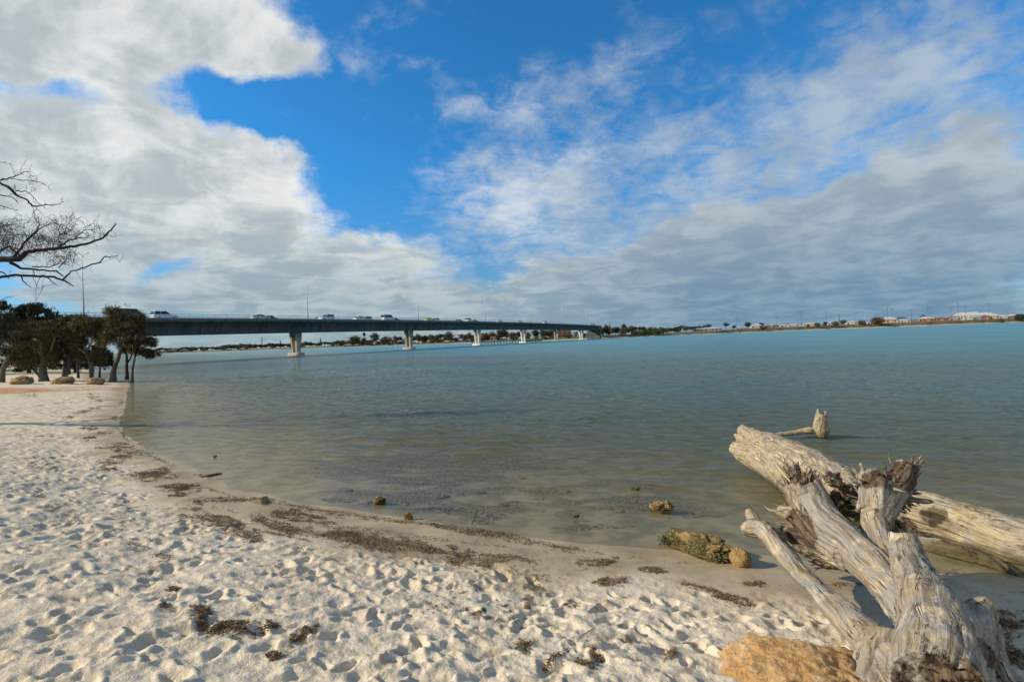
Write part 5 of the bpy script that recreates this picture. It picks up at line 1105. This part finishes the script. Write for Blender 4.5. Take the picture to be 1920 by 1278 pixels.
wood_body('branch_wood', limbs, .012, MWOOD, lc, org, .006, [(*at(1830, 1048, 5.1), .5)], [], 61); tag(lc, 'dark wet branch lying beneath the cream driftwood log', 'driftwood branch')
# snag standing in the water
org = np.array([*at(1540, 805, 10.9)[:2], 0.0]); D = 10.9; sn = empty('driftwood_snag', tuple(org))
limbs = [L3(x) for x in ([(1541, 776, D, 20), (1539, 786, D, 22), (1538, 796, D, 24), (1540, 806, D, 28), (1544, 818, D, 20)], [(1533, 767, D, 5), (1534, 774, D, 8), (1535, 784, D, 12)], [(1548, 770, D, 6), (1547, 777, D, 10)],
         [(1542, 806, D, 20), (1525, 806, D+.05, 13), (1500, 809, D+.1, 11), (1475, 812, D+.15, 8), (1448, 815, D+.2, 5), (1430, 818, D+.25, 3)])]
wood_body('snag_wood', limbs, .010, MWOODP, sn, org, .006, [], [], 71); tag(sn, 'short pale driftwood snag standing up out of the water with a thin olive branch', 'driftwood snag')
# ------------------------------------------------------------------ rocks
MORANGE = rockmat('orange_limestone', (.40, .23, .09), (.54, .35, .17), (.52, .43, .31), 3.2)
MMOSS = rockmat('weedy_rock', (.30, .19, .07), (.44, .30, .13), (.20, .16, .07), 7, (.085, .085, .035))
g_ = ground(1478, 1262); o = link('rock', rock_mesh('rock', .42, .30, .18, 607, .19, 6, 2.1), MORANGE); o.location = (g_[0]+.03, g_[1]-.10, sit(g_[0], g_[1]-.1)+.01); o.rotation_euler = (0, .05, -.35); tag(o, 'large orange sandstone rock half buried in sand in front of the stump', 'rock')
P0 = onz(1250, 1012, .04); P1 = onz(1388, 1050, .08)
org = np.array([(P0[0]+P1[0])/2, (P0[1]+P1[1])/2, .0]); rk = empty('weedy_rock', tuple(org)); th = math.atan2(P1[1]-P0[1], P1[0]-P0[0]); Ln = np.linalg.norm((P1-P0)[:2])
def moss_rock(name, sx, sy, sz, seed, loc, rz, ry=0, moss=.9, rough=.32):
    me = rock_mesh(name, sx, sy, sz, seed, rough, 6, 2.4); n = len(me.vertices); co = np.zeros(n*3, np.float32); me.vertices.foreach_get('co', co); co = co.reshape(-1, 3)
    mv = sstep(fbm(co*6, 3, seed=seed)+.5*moss-co[:, 2]/sz*.25, -.1, .5) if moss > 0 else np.zeros(n); setattr_f(me, 'moss', mv)
    o = link(name, me, MMOSS); o.location = loc; o.rotation_euler = (0, ry, rz); return o
o = moss_rock('rock_body', Ln*.46, .13, .16, 611, (0, 0, .06), th, .04); o.parent = rk
o = moss_rock('rounded_end', .105, .085, .10, 612, (math.cos(th)*Ln*.5, math.sin(th)*Ln*.5, .10), th, .2, 0, .06); o.parent = rk
r6 = np.random.default_rng(66); V, F = leaf_quads([(-math.cos(th)*Ln*.45, -math.sin(th)*Ln*.45, .07), (-math.cos(th)*Ln*.25, -math.sin(th)*Ln*.25, .12)], [(.14, .09, .06), (.13, .09, .06)], 900, .035, .3, .4, r6, .2)
link('weed', npmesh('weed', V, F), LM['mid'], rk); tag(rk, 'long weed covered rock with a smooth rounded end at the water edge', 'rock')
for px, py, w, h, lb, mo in ((1240, 949, 52, 17, 'low yellow brown rock awash in the shallows, left of the weedy rock', .2), (712, 939, 26, 15, 'small jagged mustard rock standing in the shallows left of centre', .1), (765, 970, 20, 16, 'small pointed olive rock at the water edge left of centre', .3),
    (1190, 917, 22, 6, 'tiny flat brown rock just breaking the water surface', .6), (403, 855, 10, 5, 'small dark stone in the shallow water on the left', 1.2), (1080, 968, 16, 5, 'small flat stone in the dark weed patch in the shallows', .5)):
    P = onz(px, py, .03); s_ = P[1]/F0; o = moss_rock('rock', w*s_*.40, w*s_*.24, h*s_*.50, int(px), (P[0], P[1], .035), r6.uniform(-.4, .4), 0, mo, .30); tag(o, lb, 'rock')
for i, (px, py, w, lb) in enumerate(((690, 948, 20, 'sunken stone left of the jagged mustard rock'), (760, 952, 16, 'sunken stone right of the jagged mustard rock'), (830, 935, 26, 'sunken stone in the weed right of the jagged mustard rock'), (860, 958, 18, 'sunken stone close to the water edge below centre'), (900, 925, 22, 'sunken stone in the weed left of centre'), (945, 950, 24, 'sunken stone at the middle of the dark weed'),
    (1010, 935, 20, 'sunken stone right of the middle of the dark weed'), (1060, 920, 26, 'sunken stone farther out, right of centre'), (790, 905, 22, 'sunken stone farther out, above the jagged mustard rock'), (975, 890, 24, 'sunken stone farthest out in the shallows'), (1160, 960, 22, 'sunken stone left of the yellow brown rock'), (655, 925, 18, 'sunken stone leftmost in the shallows'))):
    P = onz(px, py, -.08); s_ = P[1]/F0; z = float(base_h(P[0], P[1])[0][0]); o = moss_rock('sunken_stone', w*s_*.5, w*s_*.4, w*s_*.16, 900+i, (P[0], P[1], z-.005), r6.uniform(-1, 1), 0, 1.0, .25); tag(o, lb, 'stone', 'stones under the shallow water')
# dark stick lying across the water edge
P0 = onz(379, 894, .06); P1 = onz(416, 887, .09); org = (P0+P1)/2; st_ = empty('stick', tuple(org)); wood_body('stick_wood', [[(*P0, .012), (*((P0+P1)/2), .03), (*P1, .015)]], .008, MWOOD, st_, org, .003, [(*org, .6)], [], 81); tag(st_, 'dark flat stick lying at the water edge on the left', 'stick')
P = ground(795, 838+470/4.0); 
for px, py, ln, an, lb in ((1090, 1195, .14, .6, 'thin pale twig lying in the trodden sand right of centre'), (885, 985, .22, 1.3, 'thin forked dark twig at the water edge below centre')):
    g_ = ground(px, py); z = sit(g_[0], g_[1])+.01; mb = MB(); c_ = np.array([g_[0], g_[1], z]); d_ = np.array([math.cos(an), math.sin(an), .05 if ln < .2 else .5])
    mb.tube([c_, c_+d_*ln*.5+[0, 0, .004], c_+d_*ln], [.005, .004, .002], 5); mb.tube([c_+d_*ln*.5, c_+d_*ln*.5+np.array([ln*.35, .02, .03])], [.003, .0015], 4); o = mb.build('twig', MWOOD if ln < .2 else MBARKD); tag(o, lb, 'twig')
# ------------------------------------------------------------------ overhanging tree on the left
D = 16.4; tx, ty = -20.5, 16.4; tz = sit(tx, ty); ot = empty('overhanging_tree', (tx, ty, tz)); off = np.array([tx, ty, tz]); orr = np.random.default_rng(55)
mb = MB(); tips = []
trunk = [(tx-.6, ty, tz-.2, .34), (tx-.4, ty+.1, tz+1.6, .26), (tx+.3, ty, tz+3.4, .22), (tx+.9, ty, tz+4.6, .16), (tx+1.2, ty+.2, tz+6.3, .11), (tx+1.0, ty, tz+8.2, .05)]
P = lerp_path(trunk, 4); mb.tube(list(P[:, :3]-off), list(P[:, 3]), 12)
for q_ in range(9): grow(mb, P[5+q_ % 8, :3]-off, (orr.uniform(-1, .1), orr.uniform(-.8, .8), orr.uniform(.1, .7)), orr.uniform(1.8, 3.2), .09, 3, orr, .2, 5)  # extra limbs, mostly out of view, added to streak the beach with shadow
def bpath(pts, Dd=D): return [(*at(a, b, Dd+dd), w*1.3*D/F0/2) for a, b, w, dd in pts]
main = [
 [(-200, 500, 18, 0), (-90, 492, 12, .1), (0, 486, 9, 0), (35, 486, 8, 0), (48, 474, 5.5, 0), (75, 468, 5, .1), (112, 466, 4.2, 0), (150, 460, 3.4, 0), (188, 449, 2.8, 0), (205, 435, 2.2, 0), (218, 420, 1.3, 0)],
 [(-140, 520, 9, .3), (0, 520, 4, .2), (30, 515, 3.6, .1), (75, 518, 3.4, 0), (100, 519, 3, 0), (122, 527, 2.4, 0), (138, 536, 1.3, 0)],
 [(118, 524, 2.4, 0), (135, 510, 1.8, 0), (160, 501, 1.8, 0), (186, 492, 2, 0), (195, 483, 1.4, 0), (222, 479, .8, 0)],
 [(20, 492, 5, 0), (40, 502, 3.2, .1), (75, 507, 2.4, .1), (105, 508, 2, .1), (118, 517, 1.4, 0)],
 [(-90, 495, 6, 0), (0, 470, 3, .2), (18, 462, 2.2, .2), (38, 480, 2, .1)], [(22, 484, 4.5, 0), (32, 474, 3.4, -.1), (46, 455, 2.8, -.2), (60, 440, 2, -.2), (80, 425, 1.4, -.2), (100, 418, .8, -.2)],
 [(50, 452, 2.4, -.2), (68, 432, 1.6, -.2), (75, 420, 1, -.2), (62, 408, .7, -.2)], [(112, 465, 3, 0), (128, 450, 1.8, .1), (150, 446, 1.2, .1), (172, 442, .8, .1)], [(140, 448, 1.4, .1), (160, 430, 1, .1), (190, 428, .7, .1)],
 [(-150, 340, 10, .2), (-60, 345, 5, .1), (0, 342, 3, 0), (18, 352, 4.4, 0), (30, 366, 3, 0), (50, 374, 2.2, 0), (60, 386, 2.4, 0), (72, 386, 1.7, 0), (104, 385, 1, 0), (120, 378, .6, 0)],
 [(0, 338, 2.2, 0), (25, 332, 1.5, 0), (45, 322, 1, 0), (58, 323, .6, 0)], [(20, 336, 1.2, 0), (50, 338, 1, 0), (75, 342, .8, 0), (88, 348, .5, 0)], [(-30, 385, 2, 0), (0, 386, 1.2, 0), (20, 391, .8, 0), (32, 394, .5, 0)], [(30, 358, 1.5, 0), (48, 358, 1, 0), (66, 372, .8, 0), (75, 384, .5, 0)],
 [(-20, 363, 2, 0), (22, 368, 1.4, 0), (36, 382, .8, 0)], [(38, 516, 2, 0), (45, 528, 1.4, 0), (58, 538, .7, 0)], [(88, 518, 1.6, 0), (100, 530, 1, 0), (109, 535, .6, 0)], [(62, 508, 1, 0), (65, 524, .7, 0), (72, 540, .4, 0)], [(-30, 304, 1.4, 0), (0, 304, .9, 0), (13, 303, .5, 0)],
 [(0, 510, 1.8, .1), (10, 512, 1.5, .1), (17, 523, .7, .1)], [(60, 500, 1.6, 0), (90, 500, 1.4, 0), (118, 494, 1, 0), (130, 497, .6, 0)], [(110, 502, 1.4, 0), (122, 488, .9, 0), (127, 483, .5, 0)],
]
root_pts = [np.array(trunk[2][:3]), np.array(trunk[3][:3]), np.array(trunk[4][:3])]
for bi, b in enumerate(main):
    pts = bpath(b); 
    if b[0][0] < -80:
        src = min(root_pts+[np.array([tx+1.1, ty+.1, tz+5.5])], key=lambda v: abs(v[2]-pts[0][2])+.3*abs(v[0]-pts[0][0])); pts = [(*src, pts[0][3]*1.4)]+pts
    P = lerp_path(pts, 4); P[1:-1, :3] += orr.normal(0, .012, (len(P)-2, 3)); mb.tube(list(P[:, :3]-off), list(np.maximum(P[:, 3], .004)), 7)
    for j in range(5, len(P), 2):
        if P[j, 0] > -18.5 and orr.random() < .6:
            d = P[j, :3]-P[j-1, :3]; d /= np.linalg.norm(d)+1e-9; d = d+orr.normal(0, .7, 3); d[2] += .25; d /= np.linalg.norm(d); tips += grow(mb, P[j, :3]-off, d, orr.uniform(.15, .45), .007, 1, orr, .3, 4)
MOB = simple_mat('blackened_bark', (.022, .019, .016), .95, .4, 8, .4); mb.build('trunk', MOB, ot, True)
mb = MB()
zones = [((45, 440), 40, 40, 110, .3), ((95, 440), 42, 30, 130, .25), ((122, 428), 24, 26, 110, .2), ((10, 450), 25, 40, 110, .3), ((165, 435), 36, 18, 60, .15), ((120, 478), 30, 16, 90, .3), ((30, 350), 40, 24, 16, .2), ((50, 335), 30, 14, 8, .2), ((5, 440), 14, 24, 80, .4), ((60, 460), 40, 22, 90, .2)]
for (zx, zy), rx, ry, n, fz in zones:
    for i in range(n):
        a, r_ = orr.uniform(0, 6.28), math.sqrt(orr.random()); p = at(zx+rx*r_*math.cos(a), zy+ry*r_*math.sin(a), D+orr.normal(0, .35))-off
        an = orr.uniform(0, 6.28); pts = [p]; d = np.array([math.cos(an), orr.normal(0, .5), math.sin(an)]); cv = orr.normal(0, .5)
        L = orr.uniform(.12, .5)
        for k in range(5):
            pts.append(pts[-1]+d*L/5); c_, s_ = math.cos(cv), math.sin(cv); d = np.array([d[0]*c_-d[2]*s_, d[1], d[0]*s_+d[2]*c_])
        mb.tube(pts, [.006, .0055, .005, .004, .0035, .003], 3, False)
mb.build('twigs', MOB, ot)
C = []; R_ = []
for a, b, rx, ry in ((122, 434, 14, 10), (45, 455, 16, 10), (8, 455, 14, 16), (100, 450, 18, 10), (118, 482, 18, 8), (28, 440, 10, 10), (70, 440, 14, 9), (5, 425, 12, 9)): q = at(a, b, D)-off; C.append(q); R_.append((rx*D/F0, .35, ry*D/F0))
V, F = leaf_quads(C, R_, 1500, .16, .045, .4, orr, .0); link('foliage', npmesh('foliage', V, F), LM['brown'], ot)
tag(ot, 'dark nearly leafless tree at the left edge reaching its branches over the beach', 'tree')
# ------------------------------------------------------------------ seaweed wrack
MWEED = simple_mat('dried_seagrass', (.17, .112, .055), .85, .6, 30, 0); MWEEDG = simple_mat('green_seagrass', (.12, .10, .03), .8, .5, 30, 0)
wr = np.random.default_rng(123)
def weed_mesh(spots, name):
    """spots: arrays x, y, spread; ribbons and crumbs lying on the sand"""
    V = []; F = []; n0 = 0
    X, Y, H_, S_ = spots; Z = full_h(X, Y)
    n = len(X); L = wr.uniform(.008, .040, n)*S_; Wd = wr.uniform(.0014, .0036, n)*np.sqrt(S_)*1.2; an = wr.uniform(0, 6.28, n); cv = wr.normal(0, 1.1, n); el = wr.normal(0, .30, n); k = 4
    P = np.stack([X, Y, Z+H_*wr.random(n)+.002], 1); d = np.stack([np.cos(an), np.sin(an)], 1); pts = []
    for j in range(k+1):
        sd_ = np.stack([-d[:, 1], d[:, 0]], 1)*Wd[:, None]*(1-.5*(j/k)); tw = wr.normal(0, .6, n)*Wd
        pts.append(np.concatenate([P[:, :2]+sd_, (P[:, 2]+tw)[:, None]], 1)); pts.append(np.concatenate([P[:, :2]-sd_, (P[:, 2]-tw)[:, None]], 1))
        P = P.copy(); P[:, :2] += d*L[:, None]/k; P[:, 2] += el*L/k*(1 if j < 2 else -1); c_, s_ = np.cos(cv/k), np.sin(cv/k); d = np.stack([d[:, 0]*c_-d[:, 1]*s_, d[:, 0]*s_+d[:, 1]*c_], 1)
    V = np.stack(pts, 1).reshape(-1, 3); b = np.arange(n)[:, None]*(2*(k+1)); F = np.concatenate([b+np.array([2*j, 2*j+1, 2*j+3, 2*j+2]) for j in range(k)], 0)
    return npmesh(name, V, F)
def weed_patch(px, py, rx, ry, n, ang=0.0, hgt=.02, rough=.9, seed=0, scale=1.0):
    g = ground(px, py); e = ground(px+rx, py-math.tan(ang)*rx); f = ground(px, py-ry); b = ground(px, py+ry)
    ux = (e-g)[:2]; uy = (f-b)[:2]/2; a = wr.uniform(-1.15, 1.15, n*4); c_ = wr.uniform(-1.15, 1.15, n*4)
    q = np.sqrt(a*a+c_*c_)+rough*fbm(np.stack([a*2.2, c_*2.2], 1)+seed*3.7, 3, .6, seed)+rough*.5*fbm(np.stack([a*8, c_*6], 1), 2, .6, seed+9)
    k_ = wr.random(n*4) < np.clip(1.15-q, 0, 1)**1.8; a, c_, q = a[k_][:n], c_[k_][:n], q[k_][:n]
    X = g[0]+ux[0]*a+uy[0]*c_; Y = g[1]+ux[1]*a+uy[1]*c_; S = np.full(len(X), scale)*np.interp(np.hypot(X, Y), [2, 8, 16, 40], [.85, 1.2, 1.9, 4]); return X, Y, np.clip(1-q, .1, 1)*hgt, S
def cat(L): return [np.concatenate([l[i] for l in L]) for i in range(4)]
# the wrack as it runs along the beach
W_ = []
for i, a in enumerate((
    (450, 985, 120, 26, 5200, -.25), (520, 990, 60, 14, 2500, -.2), (575, 968, 62, 10, 3000, -.1), (440, 937, 66, 4, 1300, 0), (720, 1018, 110, 18, 6000, -.12), (640, 1000, 70, 12, 1500, -.15), (850, 1040, 60, 16, 3200, -.2), (900, 1048, 90, 8, 1500, 0),
    (330, 920, 40, 9, 1600, 0), (345, 912, 26, 6, 1200, 0), (285, 893, 42, 9, 1800, 0), (290, 884, 34, 6, 1000, .1), (222, 838, 38, 7, 1500, 0), (232, 855, 24, 6, 900, .15), (210, 866, 24, 4, 600, 0), (205, 880, 20, 5, 700, 0), (165, 803, 18, 4.5, 700, 0), (168, 822, 14, 4, 500, 0),
    (152, 772, 16, 3.5, 500, 0), (130, 782, 12, 3, 300, 0), (172, 745, 12, 3, 350, 0), (183, 751, 12, 3, 350, 0), (172, 740, 10, 2.5, 250, 0), (178, 765, 12, 2.5, 300, 0), (60, 741, 22, 3, 400, 0), (190, 812, 22, 2, 250, 0), (105, 880, 16, 4, 250, 0), (255, 850, 34, 3, 400, -.1),
    (640, 962, 90, 3, 700, -.12), (760, 978, 80, 3, 700, -.12), (900, 1003, 90, 4, 900, -.15), (1040, 1025, 90, 3, 500, -.1), (560, 948, 60, 3, 400, -.15), (420, 925, 60, 4, 400, -.3), (300, 862, 40, 3, 300, -.5), (230, 815, 16, 4, 300, -.8), (215, 785, 8, 5, 200, 0), (226, 755, 5, 5, 150, 0),
    (700, 995, 250, 5, 900, -.13), (860, 990, 90, 5, 1200, -.15), (960, 1010, 160, 4, 900, -.16), (1120, 1055, 34, 9, 900, .1), (1225, 1068, 26, 5, 700, 0), (1145, 1090, 34, 8, 900, 0), (1340, 1112, 62, 7, 1600, -.3), (1418, 1093, 22, 5, 500, 0), (1000, 1100, 20, 8, 200, 0),
    (810, 955, 60, 4, 700, 0), (250, 1020, 40, 8, 300, .1), (300, 1045, 20, 8, 250, 0), (1880, 1165, 70, 22, 2600, 0), (1900, 1230, 60, 50, 4000, 0), (1600, 1095, 50, 5, 300, 0), (930, 1000, 60, 4, 500, -.1), (1010, 1085, 60, 10, 250, 0), (105, 953, 26, 8, 350, .2), (70, 930, 14, 5, 200, 0), (470, 855, 8, 2, 60, 0), (380, 893, 14, 4, 400, 0), (135, 975, 40, 10, 300, .2))):
    W_.append(weed_patch(a[0], a[1], a[2], a[3], int(a[4]*.50), a[5], .022 if a[4] > 700 else .012, 1.0, i+1))
# crumbs strewn everywhere
n = 22000; X = wr.uniform(-12, 5.5, n*6); Y = wr.uniform(1.8, 16, n*6); _, S_ = base_h(X, Y); kp = (S_ > .1) & (wr.random(n*6) < np.exp(-((S_-1.7)/1.1)**2)*.5+.05); X = X[kp][:n]; Y = Y[kp][:n]; W_.append((X, Y, np.full(len(X), .003), np.full(len(X), .32)*np.interp(np.hypot(X, Y), [2, 8, 16], [.9, 1.3, 2])))
o = link('seaweed_wrack', weed_mesh(cat(W_), 'seaweed_wrack'), MWEED); tag(o, 'brown dried seaweed strewn along the beach above the waterline', 'seaweed', kind='stuff')
for i, (px, py, rx, ry, n, an, lb) in enumerate(((377, 1165, 17, 19, 1500, 0, 'upright clump of brown seaweed at the left of the foreground group of three'), (432, 1180, 42, 13, 2300, 0, 'widest clump of brown seaweed in the lower left foreground'), (508, 1178, 20, 6, 500, .1, 'thin wisp of seaweed right of the widest foreground clump'),
    (572, 1190, 24, 10, 1000, .5, 'slanting tuft of seaweed right of the wisp in the lower foreground'), (515, 1232, 18, 6, 350, .1, 'faint scrap of seaweed below the slanting tuft'), (325, 1103, 13, 8, 500, 0, 'small round seaweed tuft above the foreground clumps'), (312, 1140, 12, 5, 260, 0, 'small seaweed scrap between the round tuft and the upright clump'), (982, 1210, 16, 9, 450, 0, 'thin seaweed scrap in the sand left of the orange rock, nearest the centre'),
    (1098, 1246, 20, 8, 450, -.2, 'thin seaweed scrap at the bottom of the photo left of the orange rock'), (1040, 1240, 20, 9, 350, .5, 'curved seaweed strand at the bottom centre'), (1258, 1226, 12, 8, 300, .4, 'small dark seaweed scrap close to the left end of the orange rock'), (1120, 1228, 14, 8, 350, -.4, 'seaweed scrap just above the bottom one left of the orange rock'))):
    o = link('seaweed_clump', weed_mesh(weed_patch(px, py, rx, ry, int(n*.55), an, .012, .8, 60+i), 'seaweed_clump'), MWEED); tag(o, lb, 'seaweed', 'seaweed clumps on the trodden sand')
o = link('green_seaweed_tuft', weed_mesh(weed_patch(496, 940, 9, 8, 500, 0, .07, .3, 90), 'green_seaweed_tuft'), MWEEDG); tag(o, 'small yellow green seaweed tuft ending the straight brown strand on the wet sand', 'seaweed')
